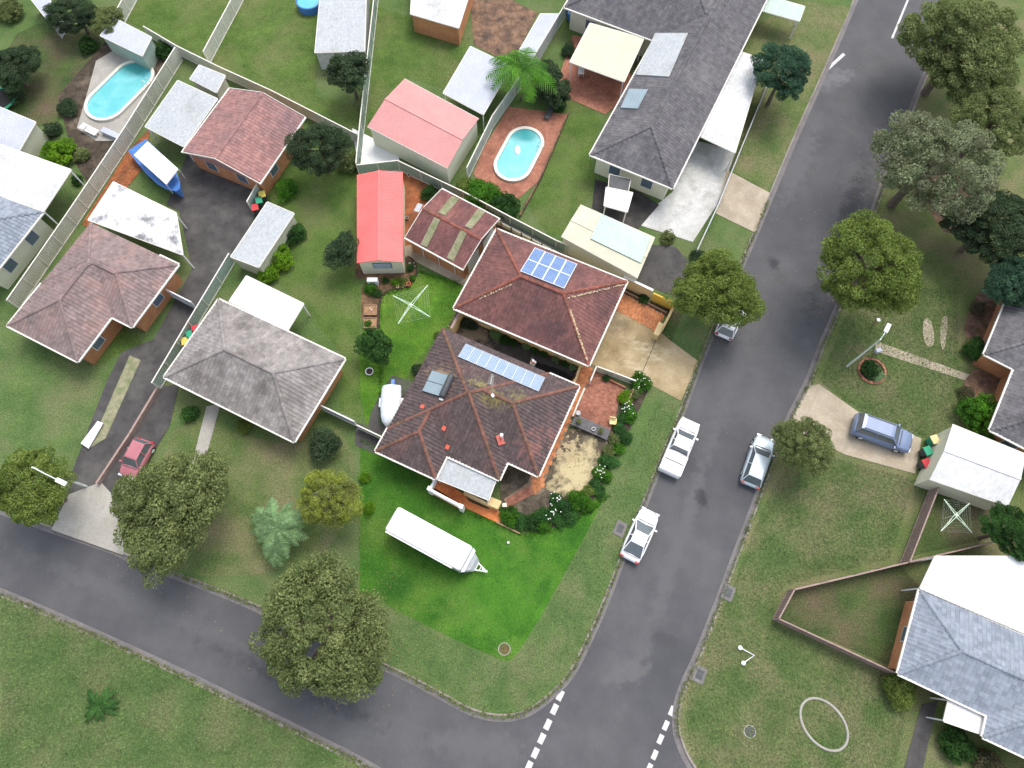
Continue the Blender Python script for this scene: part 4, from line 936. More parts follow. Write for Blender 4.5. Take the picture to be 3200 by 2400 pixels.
fence('long cream corrugated fence between the oval pool and the grey brown house', [(571, 190), (420, 434), (309, 603), (241, 705), (63, 965)], 1.8, fc)
fence('cream corrugated fence running behind the garage to the red shed corner', [(470, 118), (571, 178), (700, 242), (860, 315), (1124, 450)], 1.5, fc)
fence('cream corrugated fence between the two top back lawns', [(800, -90), (762, 0), (656, 200)], 1.7, fc)
fence('short cream corrugated fence above the pale blue roofed pool shed', [(465, -90), (429, 0), (386, 80)], 1.7, fc)
fence('pale green corrugated fence along the right side of the asphalt drive', [(845, 560), (790, 660)], 1.6, M['green_metal'])
fence('pale green corrugated fence from narrow shed to the weathered grey house front', [(735, 820), (610, 1030), (502, 1215)], 1.6, M['green_metal'])
fence('low pale brick edged wall beside the shared asphalt drive', [(500, 1218), (415, 1360), (312, 1515)], .6, M['pinkwood'], 'pinkwood', rib=False, cap=False, thick=.18, name='low_wall', cat='wall')
fence('white side gate between the two left houses', [(545, 930), (620, 968)], 1.6, M['white_metal'], 'white', name='gate', cat='gate', bay=1.3)
fence('white corrugated side fence of the weathered grey house', [(1018, 1285), (1118, 1333)], 1.6, M['white_metal'], 'white')
fence('cream sheet gate beside the covered boat', [(1124, 1340), (1212, 1382)], 1.15, M['cream_metal'], name='gate', cat='gate')
fence('pale green corrugated fence between pink shed and oval pool with deck', [(1830, -100), (1790, 10), (1672, 210), (1540, 400), (1462, 560)], 1.8, M['green_metal'])
fence('dark timber edging fence right of the pool deck', [(1775, 360), (1690, 560), (1625, 680)], .5, M['mulch'], 'barkm', rib=False, cap=False, name='low_fence', thick=.12)
fence('grey wire and sheet side fence of the charcoal house', [(2395, 270), (2300, 500), (2235, 660), (2170, 800)], 1.2, M['grey_metal'], 'grey_metal')
pw = M['pinkwood']
fence('brown paling fence running down from the white garage to the corner', [(2907, 1520), (2812, 1762)], 1.5, pw, 'pinkwood', ribp=.22)
fence('brown paling fence round the fenced lawn with its pointed corner', [(3075, 1700), (2812, 1762), (2665, 1798), (2462, 1846), (2414, 1935), (2765, 2098)], 1.4, pw, 'pinkwood', ribp=.22)
fence('white cream fence with a post between beige driveway and brick terrace', [(1862, 1158), (1918, 1178), (1981, 1202)], 1.0, M['cream_metal'], bay=1.7, ribp=.15)
fence('short white cream fence along the brick path by the terrace corner', [(1860, 1158), (1842, 1200)], 1.0, M['cream_metal'], bay=1.3)
fence('low jagged cream stone edge between path and terrace', [(1826, 1216), (1806, 1262), (1789, 1304)], .35, M['coping'], 'coping', rib=False, bay=.5, cap=False, name='stone_edge', cat='edging', thick=.14)
# ochre and cream rendered walls, upper right
def wallrun(label, pts, h, th, m, name='garden_wall', z0=0, capm=None):
    T = thing(name, label, 'wall', tuple(G(*pts[0])))
    W_ = [G(*p) for p in pts]
    for i in range(len(W_) - 1):
        d = (W_[i + 1] - W_[i]).normalized() * (th / 2 if i < len(W_) - 2 else 0)
        b = MB().beam(W_[i] + Vector((0, 0, h / 2 - .002 * i)), W_[i + 1] + d + Vector((0, 0, h / 2 - .002 * i)), th, h); b.build('wall', m, T)
        if capm: MB().beam(W_[i] + Vector((0, 0, h + .03)), W_[i + 1] + d + Vector((0, 0, h + .032 + .002 * i)), th + .06, .06).build('coping', capm, T)
    return T
wallrun('cream rendered boundary wall with white coping beside the maroon roof', [(1940, 892), (2030, 935)], 1.7, .15, M['cream'], capm=M['white'])
wallrun('ochre yellow rendered wall beyond the small shrub', [(2033, 938), (2100, 968)], 1.4, .15, M['yellow'])
T = wallrun('low cream wall with end pillar at the right of the orange brick court', [(2100, 968), (2083, 1003), (2060, 1046)], .7, .22, M['cream'])
p = G(2052, 1042); MB().box((p.x, p.y, .5), (.5, 1.3, 1.0), rz=-.45).build('pillar', M['cream'], T)
wallrun('narrow timber and render screen wall between the two main houses', [(1448, 993), (1415, 1052)], 1.8, .16, M['cream'], capm=M['pinkwood'], name='screen_wall')
T = wallrun('cream retaining rail with dark posts between the green fence and the maroon roof', [(1556, 700), (1745, 800)], .55, .16, M['paintcream'], name='retaining_rail')
for k in range(6):
    p = G(1556 + 189 * (k + .3) / 6, 700 + 100 * (k + .3) / 6); MB().box((p.x + .02, p.y - .14, .45), (.12, .12, .9)).build('post', M['barkm'], T)
wallrun('low brown bed edging beside the orange brick court', [(1938, 905), (2082, 980)], .25, .1, M['wood'], name='bed_edging')
wallrun('terracotta brick planter edge in the terrace corner', [(1905, 1190), (1953, 1214)], .3, .12, M['brickpave'], name='planter_edge')
wallrun('yellow cream post and edging between dark courtyard and brick path', [(1815, 1140), (1800, 1185), (1790, 1205)], .5, .2, M['cream'], name='low_wall')
wallrun('pale timber edging bent round the dark garden bed', [(1586, 1590), (1640, 1618), (1700, 1590)], .25, .12, M['wood'], name='bed_edging')
wallrun('long timber edge at the foot of the front hedge', [(1550, 1632), (1625, 1668)], .2, .1, M['wood'], name='bed_edging')
wallrun('timber edge along the terrace below the lime bush', [(1985, 1205), (1952, 1275)], .5, .14, M['wood'], name='bed_edging')
# trellis
T = thing('trellis', 'small pale timber trellis beside the screen wall', 'trellis', tuple(G(1415, 1000)))
b0, b1 = G(1428, 985, 1.2), G(1400, 1040, 1.2); 
for k in range(4):
    c = b0.lerp(b1, k / 3); e = Vector((b1 - b0).yx.to_3d()) if False else Vector((-(b1 - b0).y, (b1 - b0).x, 0)).normalized() * .35
    MB().beam(c - e, c + e, .05, .05).build('slat', M['wood'], T)
MB().beam(b0 - Vector((0, 0, .03)), b1 - Vector((0, 0, .03)), .05, .05).build('rail', M['wood'], T)
for c in (b0, b1): MB().beam((c.x, c.y, 0), (c.x, c.y, 1.15), .06, .06).build('post', M['wood'], T)

# ------------------------------------------------------------------ trees, shrubs, palms
def crown_mesh(name, m, seed, n_cl, cl_r, n_leaf, leaf, flat=.7, core=0.35, elong=1.0):
    """unit-radius crown of leaf faces gathered in tufts; the tufts fill an uneven ellipsoid"""
    rs = np.random.RandomState(seed); cs = []; k = 0
    lob = rs.uniform(.68, 1.16, 9)
    while len(cs) < n_cl and k < n_cl * 60:
        k += 1; v = rs.normal(size=3); v /= np.linalg.norm(v); v[2] = abs(v[2]) * .95 if rs.rand() < .72 else -abs(v[2]) * .55
        az = (math.atan2(v[1], v[0]) / (2 * math.pi) + .5) * 9; a = lob[int(az) % 9] * (1 - az % 1) + lob[(int(az) + 1) % 9] * (az % 1)
        r = rs.uniform(.55 if rs.rand() < core else .86, 1.0) * a; c = v * r * (1 - cl_r * .6)
        if all(np.linalg.norm(c - q) > cl_r * 1.02 for q in cs): cs.append(c)
    cs = np.array(cs); V = []; n = len(cs)
    crr = cl_r * rs.uniform(.6, 1.35, n)
    idx = np.repeat(np.arange(n), n_leaf); N = len(idx)
    d = rs.normal(size=(N, 3)); d[:, 2] = d[:, 2] * .8 + .35; d /= np.linalg.norm(d, axis=1)[:, None]
    rad = rs.uniform(.35, 1.0, N) ** .5 * crr[idx]
    P_ = cs[idx] + d * rad[:, None] * np.array([1, 1, .75])
    P_[:, 2] *= flat
    nn = d + rs.normal(scale=.55, size=(N, 3)); nn /= np.linalg.norm(nn, axis=1)[:, None]
    t = np.cross(nn, rs.normal(size=(N, 3))); t /= np.linalg.norm(t, axis=1)[:, None]; b = np.cross(nn, t)
    sz = leaf * rs.uniform(.6, 1.35, N)[:, None]
    A = P_ - t * sz * elong; B = P_ + b * sz * .55; Cc = P_ + t * sz * elong + nn * sz * -.3; D = P_ - b * sz * .55
    VV = np.stack([A, B, Cc, D], 1).reshape(-1, 3); F = np.arange(N * 4).reshape(-1, 4)
    return np_mesh(name, VV, F, m), cs * np.array([1, 1, flat])
_cr = {}
def crown(kind, var, cls):
    key = (kind, var, cls)
    if key not in _cr:
        n_cl, cl_r, n_leaf, leaf = {'tree': (112, .172, 420, .021), 'sparse': (120, .14, 260, .020), 'bush': (60, .25, 190, .042), 'small': (24, .36, 140, .07), 'fine': (150, .13, 130, .026)}[cls]
        _cr[key] = crown_mesh('crown', L[kind], hash((var, cls)) % 1000 if False else var * 37 + len(cls), n_cl, cl_r, n_leaf, leaf)
    return _cr[key]
tree_n = 0
def tree(px, py, rpx, rpy, label, kind='olive', cls='tree', h=7.0, name='tree', cat='tree', group=None, rz=None, trunk=True):
    """px, py: centre of the crown in the survey; h: height of the crown's middle"""
    global tree_n; tree_n += 1
    c = G(px, py, h); s = scale_at(py, h); rx, ry = rpx / s, rpy / (s * (ct * .98))
    var = tree_n % 3 if cls in ('tree', 'sparse', 'fine') else tree_n % 2
    T = thing(name, label, cat, (c.x, c.y, 0), group)
    me, cs = crown(kind, var, cls); rz = rz if rz is not None else random.uniform(0, 6.28)
    rzv = (rx + ry) / 2 * 1.0
    o = bpy.data.objects.new('crown', me); C.objects.link(o); o.parent = T
    o.location = (0, 0, h - rzv * .25); o.scale = (rx, ry, rzv); Rm = Matrix.Rotation(rz, 3, 'Z')
    o.matrix_basis = Matrix.Translation(o.location) @ Matrix.Diagonal((rx, ry, rzv, 1)) @ Rm.to_4x4()
    if trunk:
        zc = h - rzv * .25; b = MB(); tr = max(.05, rzv * .055)
        lx, ly = random.uniform(-.3, .3), random.uniform(-.3, .3)
        fork = Vector((lx * .4, ly * .4, max(zc - rzv * .25, .3)))
        b.tube([(0, 0, -.05), (lx * .3, ly * .3, fork.z * .5), fork], [tr * 1.35, tr, tr * .85], 8)
        for q in cs[:: max(1, len(cs) // (12 if rzv > 1.5 else 5))]:
            e = Rm @ Vector(q); e = Vector((e.x * rx, e.y * ry, e.z * rzv + zc)); mid = fork.lerp(e, .5) + Vector((0, 0, -.05 * rzv))
            b.tube([fork - Vector((0, 0, .1)), mid, e], [tr * .6, tr * .35, tr * .12], 5)
        b.build('trunk', M['barkm'], T, local=True)
    return T
tree(492, 1592, 178, 222, 'large olive green street tree overhanging the kerb beside the paved apron', 'olive', h=6.0)
tree(1030, 1955, 235, 205, 'biggest olive green tree at the lower left corner of the bright lawn', 'olive', h=6.5)
tree(65, 1520, 120, 135, 'yellowish olive tree at the left edge over a street light', 'lime', h=5.5)
tree(1035, 1560, 115, 105, 'yellow leaved open tree at the left of the bright front lawn', 'yellow', 'sparse', h=4.5)
tree(990, 440, 100, 95, 'dark olive tree beside the pinkish brown garage', 'dark', 'tree', h=4.5)
tree(1088, 215, 62, 80, 'dark green round tree against the long grey shed', 'dark', 'bush', h=4.0)
tree(1070, 775, 44, 75, 'dark dense shrub tree left of the red shed', 'dark', 'bush', h=3)
tree(1165, 1078, 48, 68, 'glossy dark green round tree beside the raised beds', 'mid', 'bush', h=2.6)
tree(2455, 210, 82, 108, 'blue green round tree between white carport and street', 'blue', 'tree', h=5)
tree(2238, 885, 165, 128, 'bright olive tree hanging over a parked white car', 'lime', 'tree', h=5.5)
tree(2755, 805, 158, 182, 'broad olive tree on the right verge above the round garden bed', 'lime', 'tree', h=7.5)
tree(3020, 120, 175, 205, 'tall olive tree at the top right beside the street', 'olive', 'tree', h=7)
tree(2935, 470, 215, 205, 'open crowned grey green gum tree on the right', 'grey', 'sparse', h=8)
tree(3130, 350, 140, 135, 'darker olive tree behind the grey green gum', 'olive', 'sparse', h=7)
tree(3110, 690, 150, 125, 'dark green tree behind the gum on the right edge', 'dark', 'tree', h=5)
tree(3170, 880, 95, 95, 'blue green tree above the charcoal house on the right edge', 'blue', 'tree', h=4.5)
tree(2510, 1395, 100, 95, 'small dense olive tree beside the silver parked car', 'olive', 'tree', h=4)
tree(3165, 1660, 75, 95, 'green tree behind the white garage above the verandah roof', 'mid', 'tree', h=4)
tree(25, 200, 80, 90, 'dark shrub tree by the worn grass at the left edge', 'dark', 'tree', h=3)
tree(225, 30, 90, 60, 'dark olive shrub mass beside the corner shed at the top left', 'dark', 'tree', h=3)
tree(330, 60, 60, 50, 'dark olive shrub above the pale blue pool shed', 'olive', 'tree', h=2.5)
tree(1720, 250, 50, 90, 'dark green shrub right of the palm', 'dark', 'bush', h=2)
tree(1010, 1390, 60, 55, 'dark shrub in the shaded corner below the white side fence', 'dark', 'bush', h=1.6)
def bush(px, py, r, label, kind='mid', h=None, cls='small', group=None, ry=None, cat='shrub', name='bush'):
    s = scale_at(py, .5); return tree(px, py, r, ry or r, label, kind, cls, h if h is not None else max(.35, r / s * .65), name, cat, group)
BL = [
 (178, 468, 52, 'lime bush between the white patio roof and the pool', 'lime2', 'bush'),
 (505, 150, 34, 'bright green bush in the corner above the long cream fence', 'mid', 'small'),
 (870, 800, 48, 'lime green bush beside the narrow grey shed', 'lime2', 'bush'),
 (912, 720, 45, 'mid green bush above the lime bush by the narrow shed', 'mid', 'bush'),
 (835, 850, 38, 'yellow green bush next to the white awning', 'lime2', 'small'),
 (890, 590, 38, 'light green bush below the dark tree by the brown garage', 'bright', 'small'),
 (1085, 500, 40, 'olive bush left of the boundary fence corner', 'olive', 'small'),
 (1510, 600, 60, 'leafy green bush just over the boundary fence below the pool', 'bright', 'bush'),
 (1575, 640, 50, 'olive green bush at the lower corner of the pool deck', 'mid', 'bush'),
 (1450, 580, 32, 'yellow green bush at the end of the pale green fence', 'lime', 'small'),
 (1810, 12, 38, 'bright green bush at the top edge beside the charcoal roof', 'bright', 'small'),
 (3053, 1085, 42, 'dark green round shrub in the garden bed beside the charcoal house', 'mid', 'bush'),
 (3078, 1298, 75, 'large bright green shrub above the white garage', 'bright', 'bush'),
 (2820, 2148, 60, 'clipped yellow green round shrub at the corner of the blue grey house', 'lime', 'bush'),
 (3000, 2330, 55, 'pale leafy shrub in front of the blue grey house', 'mid', 'bush'),
 (3100, 2400, 50, 'reddish brown shrub at the foot of the blue grey house', 'dry', 'small'),
 (2724, 1150, 32, 'dark shrub in the round brick edged bed', 'mid', 'small'),
 (1345, 600, 30, 'dark green bush between red dirt yard and fence', 'mid', 'bush'),
 (1155, 903, 22, 'bright green clump in the soil below the air conditioner', 'bright', 'small'),
 (1177, 915, 16, 'small green clump right of the larger one in the soil bed', 'mid', 'small'),
 (1236, 880, 16, 'lime clump at the foot of the cream shed wall', 'lime2', 'small'),
 (1260, 876, 15, 'dotted yellow green plant behind the small pots', 'lime', 'small'),
 (1205, 875, 12, 'low green clump near the air conditioner', 'mid', 'small'),
 (1289, 866, 10, 'tiny green plant at the curve of the dark edging', 'bright', 'small'),
 (1148, 1010, 14, 'green plant in the lower raised bed', 'bright', 'small'),
 (1280, 835, 14, 'leafy plant between the white garden ornaments', 'mid', 'small'),
 (1304, 1152, 22, 'dark green shrub against the left eave of the dark house', 'dark', 'small'),
 (1365, 1048, 13, 'yellow green plant at the upper left corner of the dark house', 'lime', 'small'),
 (1466, 1006, 28, 'dark green shrub in the courtyard corner beside the blue pot', 'dark', 'bush'),
 (1553, 1043, 22, 'pale flowering shrub under the maroon eave', 'pale', 'small'),
 (1580, 1060, 20, 'green shrub right of the pale flowering shrub', 'mid', 'small'),
 (1605, 1070, 14, 'small leafy shrub at the dirt patch under the eave', 'mid', 'small'),
 (2012, 930, 20, 'dark green leafy shrub against the ochre wall', 'mid', 'small'),
 (1893, 1180, 12, 'small green plant beside the cream fence on the terrace', 'mid', 'small'),
 (20, 20, 45, 'dark olive shrub in the very top left corner', 'olive', 'bush'),
 (40, 290, 34, 'low dark shrub above the green rimmed trampoline', 'dark', 'small'),
 (270, 140, 30, 'dark green shrub beside the worn grass and pool paving', 'mid', 'bush'),
 (205, 330, 34, 'dark shrub halfway along the dark soil by the pool', 'dark', 'bush'),
 (160, 400, 30, 'dark green shrub below the worn grass', 'dark', 'small'),
 (250, 480, 26, 'olive shrub between the lime bush and cream fence', 'olive', 'small'),
 (240, 560, 20, 'small green shrub at the corner of the white patio roof', 'mid', 'small'),
 (1780, 150, 26, 'dark green shrub at the upper corner of the terracotta deck', 'dark', 'small'),
 (1745, 330, 22, 'green shrub between pool deck and terracotta deck', 'mid', 'small'),
 (2185, 800, 30, 'dark shrub at the end of the charcoal house side fence', 'dark', 'bush'),
 (2090, 740, 26, 'olive shrub beside the dark drive below the pale concrete', 'olive', 'small'),
 (3020, 1230, 28, 'brownish low shrub in the lower mulch bed', 'dry', 'small'),
 (3060, 960, 26, 'brownish shrub in the upper mulch bed', 'dry', 'small'),
 (2905, 590, 34, 'brownish undergrowth below the grey green gum', 'dry', 'bush'),
 (590, 1290, 30, 'dark green shrub before the weathered grey house', 'mid', 'small'),
 (760, 1330, 26, 'pale yellow green shrub beside the grey house path', 'lime', 'small'),
 (1140, 1490, 20, 'vivid lime foliage at the left of the front lawn', 'lime2', 'small'),
 (1150, 1590, 22, 'yellow green foliage below the vivid lime clump', 'lime2', 'small'),
]
for x, y, r, lab, k, cls in BL: bush(x, y, r, lab, k, cls=cls)
for (x, y, r, k, lab) in [(1645, 1080, 14, 'pale', 'white flowering plant at the head of the narrow wall bed'), (1672, 1094, 13, 'mid', 'low green plant second along the wall bed'), (1700, 1105, 13, 'mid', 'low green plant at the middle of the wall bed'),
      (1737, 1122, 13, 'pale', 'white flecked plant past the middle of the wall bed'), (1765, 1135, 12, 'mid', 'low green plant near the end of the wall bed'), (1790, 1148, 12, 'pale', 'white flecked plant at the end of the wall bed')]:
    bush(x, y, r, lab, k, group='plants in the bed along the maroon house')
surf('wall_bed', [(1630, 1070), (1650, 1065), (1812, 1138), (1800, 1160)], Z3, M['darksoil'])
HG = [(2005, 1192, 28, 'bright', 'leafy bush with white blooms at the end of the cream fence'), (1955, 1240, 22, 'lime2', 'lime green bush leaning over the terrace corner'), (1962, 1275, 20, 'mid', 'white flowering bush below the lime bush'),
      (1938, 1335, 18, 'mid', 'bush right behind the pale yellow chair'), (1918, 1372, 17, 'olive', 'olive bush at the end of the slate deck'), (1905, 1405, 18, 'olive', 'thin bush by the shaded corner of the sandy yard'), (1890, 1440, 19, 'mid', 'green bush halfway down the sandy yard'),
      (1872, 1475, 18, 'bright', 'bright bush with white specks halfway down the sandy yard'), (1858, 1508, 16, 'mid', 'bush near the lower end of the sandy yard'), (1842, 1535, 18, 'lime', 'yellow flecked bush at the yard corner'), (1802, 1562, 28, 'bright', 'big vivid green bush at the lower corner of the hedge'),
      (1765, 1590, 26, 'mid', 'dense green bush left of the vivid corner bush'), (1730, 1605, 24, 'blue', 'blue green bush with white blooms in the front hedge'), (1695, 1612, 25, 'mid', 'green bush in the middle of the front hedge'), (1662, 1628, 24, 'dark', 'dark bush in the front hedge left of the middle'),
      (1630, 1630, 22, 'blue', 'blue green bush near the timber edge of the front hedge'), (1592, 1612, 27, 'bright', 'vivid bush at the left end of the front hedge by the orange path'), (1740, 1560, 18, 'mid', 'small bush with white and yellow blooms beside the sand'), (1985, 1225, 17, 'olive', 'low bush between the two uppermost garden bushes'), (1947, 1305, 15, 'mid', 'slim bush above the pale yellow chair')]
hed = []
HG += [(1972, 1300, 20, 'bright', 'outer bush level with the lime bush, nearest the verge'), (1955, 1365, 19, 'mid', 'outer bush beyond the pale yellow chair'), (1935, 1400, 18, 'bright', 'outer bush beyond the slate deck'), (1915, 1445, 19, 'mid', 'outer bush level with the top of the sand'), (1895, 1490, 18, 'bright', 'outer bush level with the middle of the sand'),
       (1872, 1535, 19, 'mid', 'outer bush level with the foot of the sand'), (1835, 1575, 22, 'bright', 'outer bush next to the big vivid corner bush'), (1785, 1612, 22, 'mid', 'outer bush at the lower right bend of the hedge'), (1700, 1640, 20, 'bright', 'outer bush below the middle of the front hedge'), (1748, 1628, 20, 'mid', 'outer bush below the dense green hedge bush')]
for (x, y, r, k, lab) in HG: hed.append(bush(x, y, r * 1.22, lab, {'dark': 'mid', 'blue': 'hedge', 'mid': 'hedge'}.get(k, k), cls='bush' if r > 20 else 'small', group='garden bushes along the property edge'))
fm = MB().lathe([(.02, .0), (.055, .03), (.05, .045), (.0, .05)], n=6).mesh('flower', M['flower'])
for T in hed:
    if 'white' in T['label'] or 'bloom' in T['label']:
        for _ in range(14):
            a = random.uniform(0, 6.28); q = random.uniform(0, .8); z_ = random.uniform(.7, 1.0)
            o = bpy.data.objects.new('flower', fm); C.objects.link(o); o.parent = T; o.location = (math.cos(a) * q, math.sin(a) * q, z_); o.scale = (.95,) * 3
def palm(px, py, r, label, kind, h, n=20, name='palm', cat='palm tree', droop=.5, width=.16, lw=.026):
    c = G(px, py, h); R_ = r / scale_at(py, h); T = thing(name, label, cat, (c.x, c.y, 0))
    if h > 1: MB().tube([(0, 0, 0), (.05, 0, h * .5), (0, 0, h)], [.2, .15, .14], 9).build('trunk', M['barkm'], T, local=True)
    for k in range(n):
        az = k * 2.399 + random.uniform(-.15, .15); ln = R_ * random.uniform(.75, 1.1); el = random.uniform(.15, .8); b = MB(); seg = 9; spine = []
        for i in range(seg + 1):
            t = i / seg; spine.append(Vector((math.cos(az) * ln * t, math.sin(az) * ln * t, h + ln * (el * t - (el * .55 + droop) * t * t))))
        side = Vector((-math.sin(az), math.cos(az), 0)); b.tube(spine, [.03 * (1.1 - i / seg) for i in range(seg + 1)], 4)
        nl = 16
        for i in range(1, nl):
            t = i / nl; f_ = t * seg; j = min(int(f_), seg - 1); p = spine[j].lerp(spine[j + 1], f_ - j); d = (spine[j + 1] - spine[j]).normalized()
            wl2 = ln * width * math.sin(math.pi * (t * .85 + .12)) * random.uniform(.85, 1.1)
            for sg in (-1, 1):
                tip = p + (side * sg * .85 + d * .6) * wl2 * 1.5 + Vector((0, 0, -wl2 * .5)); w = d * ln * lw
                b.add([p - w, p + w, tip + w * .2, tip - w * .2], [(0, 1, 2, 3)])
        o = b.build('frond', L[kind], T, local=True)
    return T
palm(1632, 215, 120, 'green palm with arching fronds between the pale green fence and the deck', 'bright', 4.0, n=15, droop=.5, width=.2, lw=.03)
palm(865, 1650, 108, 'pale mint green spiky palm between two street trees', 'pale', 2.6, n=17, droop=.5, width=.17, lw=.05)
palm(310, 2205, 62, 'pale spiky plant standing alone in the lower left field', 'mid', .4, n=15, name='agave', cat='plant', droop=.3, width=.12, lw=.05)
palm(2742, 1170, 30, 'pale spiky plant inside the round brick edged bed', 'pale', .4, n=16, name='agave', cat='plant', droop=.25, width=.25)
# grass tufts along walls and fences on the property so that edges are not ruler-clean
def tufts(name, pts_px, n, m, size=.12, spread=.12):
    rs = random.Random(3); V = []; F = []
    P_ = [G(*p) for p in pts_px]; seg = [(P_[i + 1] - P_[i]).length for i in range(len(P_) - 1)]; tot = sum(seg)
    for _ in range(n):
        t = rs.random() * tot; i = 0
        while i < len(seg) - 1 and t > seg[i]: t -= seg[i]; i += 1
        p = P_[i].lerp(P_[i + 1], t / seg[i]) + Vector((rs.gauss(0, spread), rs.gauss(0, spread), 0))
        for _ in range(3):
            a = rs.uniform(0, 6.28); s = size * rs.uniform(.5, 1.4); d = Vector((math.cos(a), math.sin(a), 0)); e = Vector((-d.y, d.x, 0)) * s * .22
            k = len(V); V += [p - e, p + e, p + d * s * .8 + Vector((0, 0, s))]; F.append((k, k + 1, k + 2))
    o = link(name, np_mesh(name, np.array([tuple(v) for v in V]), np.array(F), m)); tag(o, kind='stuff'); return o
o = tufts('grass_tufts', [(1128, 1376), (1358, 1498), (1345, 1540), (1440, 1588), (1560, 1642), (1640, 1675), (1720, 1660), (1840, 1600), (1900, 1550)], 1600, L['bright'])
tag(o, 'longer grass along the edge of the bright front lawn', 'grass')
o = tufts('grass_tufts', [(1190, 1325), (1190, 1200), (1185, 1030), (1190, 925), (1275, 900), (1305, 850), (1455, 892)], 900, L['bright']); tag(o, 'longer grass round the edge of the back lawn', 'grass')
o = tufts('grass_tufts', west[6:30], 2600, L['olive'], size=.14, spread=.1); tag(o, 'rough grass along the western kerb', 'grass')
o = tufts('grass_tufts', east[4:18], 1500, L['olive'], size=.14, spread=.1); tag(o, 'rough grass along the eastern kerb', 'grass')
o = tufts('grass_tufts', south[2:12], 1500, L['olive'], size=.14, spread=.1); tag(o, 'rough grass along the southern kerb', 'grass')
# lawn fuzz: short clumps scattered all over the front and back lawns
def fuzz(name, poly_px, n, m, label, size=.07):
    rs = np.random.RandomState(5); P_ = [G(*p) for p in poly_px]; x0, x1 = min(p.x for p in P_), max(p.x for p in P_); y0, y1 = min(p.y for p in P_), max(p.y for p in P_)
    uv = [(p.x, p.y) for p in P_]; Q = rs.uniform((x0, y0), (x1, y1), (n, 2)); Q = np.array([q for q in Q if inpoly(q[0], q[1], uv)])
    k = len(Q); a = rs.uniform(0, 6.28, k); s = size * rs.uniform(.5, 1.5, k); d = np.c_[np.cos(a), np.sin(a)]; e = np.c_[-d[:, 1], d[:, 0]] * (s * .45)[:, None]
    V = np.stack([np.c_[Q - e, np.full(k, .01)], np.c_[Q + e, np.full(k, .01)], np.c_[Q + d * s[:, None], .012 + s * .7]], 1).reshape(-1, 3)
    o = link(name, np_mesh(name, V, np.arange(3 * k).reshape(-1, 3), m)); tag(o, label, 'grass', kind='stuff')
M['blade1'] = mat('lawn_blades', (.042, .150, .018), (.085, .23, .026), scale=.45, c3=(.14, .225, .05), s3=.22, t3=.6, fine=.3, fscale=6)
M['blade2'] = mat('back_lawn_blades', (0.059, 0.171, 0.017), (0.130, 0.283, 0.028), scale=.45, c3=(0.177, 0.236, 0.047), s3=.22, t3=.6, fine=.3, fscale=6)
fuzz('lawn_grass', [(1128, 1385), (1360, 1505), (1440, 1590), (1640, 1680), (1770, 1640), (1880, 1540), (1592, 2066), (1560, 2060), (1300, 1945), (1124, 1855), (1120, 1600)], 70000, M['blade1'], 'short mown grass of the bright front lawn')
fuzz('lawn_grass', [(1195, 910), (1270, 900), (1310, 848), (1450, 895), (1420, 985), (1370, 1090), (1290, 1200), (1195, 1310)], 22000, M['blade2'], 'short mown grass of the back lawn')

M['blade3'] = mat('verge_blades', (.090, .150, .045), (.130, .19, .062), scale=.45, c3=(.17, .185, .085), s3=.22, t3=.58, fine=.35, fscale=5)
fuzz('verge_grass', [(0, 1868), (145, 1932), (338, 2018), (530, 2105), (800, 2240), (1000, 2335), (1090, 2400), (0, 2400)], 70000, M['blade3'], 'rough grass of the lower left field', .09)
fuzz('verge_grass', [(1895, 1560), (2000, 1380), (2060, 1250), (2120, 1265), (2050, 1440), (1930, 1740), (1810, 2020), (1740, 2130), (1620, 2215), (1500, 2215), (1280, 2100), (1140, 2030), (1250, 1930), (1580, 2080), (1640, 2040)], 45000, M['blade3'], 'grass verge round the street corner', .08)
fuzz('verge_grass', [(2380, 1600), (2500, 1380), (2640, 1440), (2860, 1500), (2780, 1745), (2450, 1830), (2400, 1940), (2760, 2115), (2840, 2190), (2800, 2400), (2180, 2400), (2140, 2290), (2150, 2160), (2290, 1830)], 80000, M['blade3'], 'rough grass of the right hand lawn and verge', .09)
fuzz('verge_grass', [(2560, 1190), (2650, 970), (2800, 900), (2990, 900), (3000, 1150), (2990, 1320), (2900, 1370), (2700, 1290)], 30000, M['blade3'], 'grass of the lawn above the right driveway', .09)
M['litter'] = mat('dry_leaf_litter', (.20, .14, .07), (.30, .22, .11), scale=3, fine=.4, fscale=9)
def litter(cx, cy, r, n, label, z=.02):
    rs = np.random.RandomState(int(cx)); c = G(cx, cy); r /= scale_at(cy); a = rs.uniform(0, 6.28, n); q = np.abs(rs.normal(0, .55, n)) * r * 1.1
    P_ = np.c_[c.x + np.cos(a) * q, c.y + np.sin(a) * q]; b_ = rs.uniform(0, 6.28, n); s_ = rs.uniform(.03, .08, n)[:, None]; d = np.c_[np.cos(b_), np.sin(b_)] * s_; e = np.c_[-d[:, 1], d[:, 0]] * .6
    zz = np.full(n, z); V = np.stack([np.c_[P_ - d, zz], np.c_[P_ - e, zz + .012], np.c_[P_ + d, zz], np.c_[P_ + e, zz + .015]], 1).reshape(-1, 3)
    o = link('leaf_litter', np_mesh('leaf_litter', V, np.arange(4 * n).reshape(-1, 4), M['litter'])); tag(o, label, 'leaf litter', kind='stuff')
litter(560, 1640, 200, 1500, 'dry leaves lying under the big olive tree by the kerb'); litter(1090, 1960, 210, 1500, 'dry leaves lying under the biggest olive tree'); litter(2220, 960, 170, 900, 'dry leaves under the tree over the white car')
litter(2700, 880, 190, 1200, 'dry leaves under the broad verge tree'); litter(2850, 560, 200, 1400, 'dry leaves under the grey green gum'); litter(2480, 1450, 100, 500, 'dry leaves under the small olive tree')
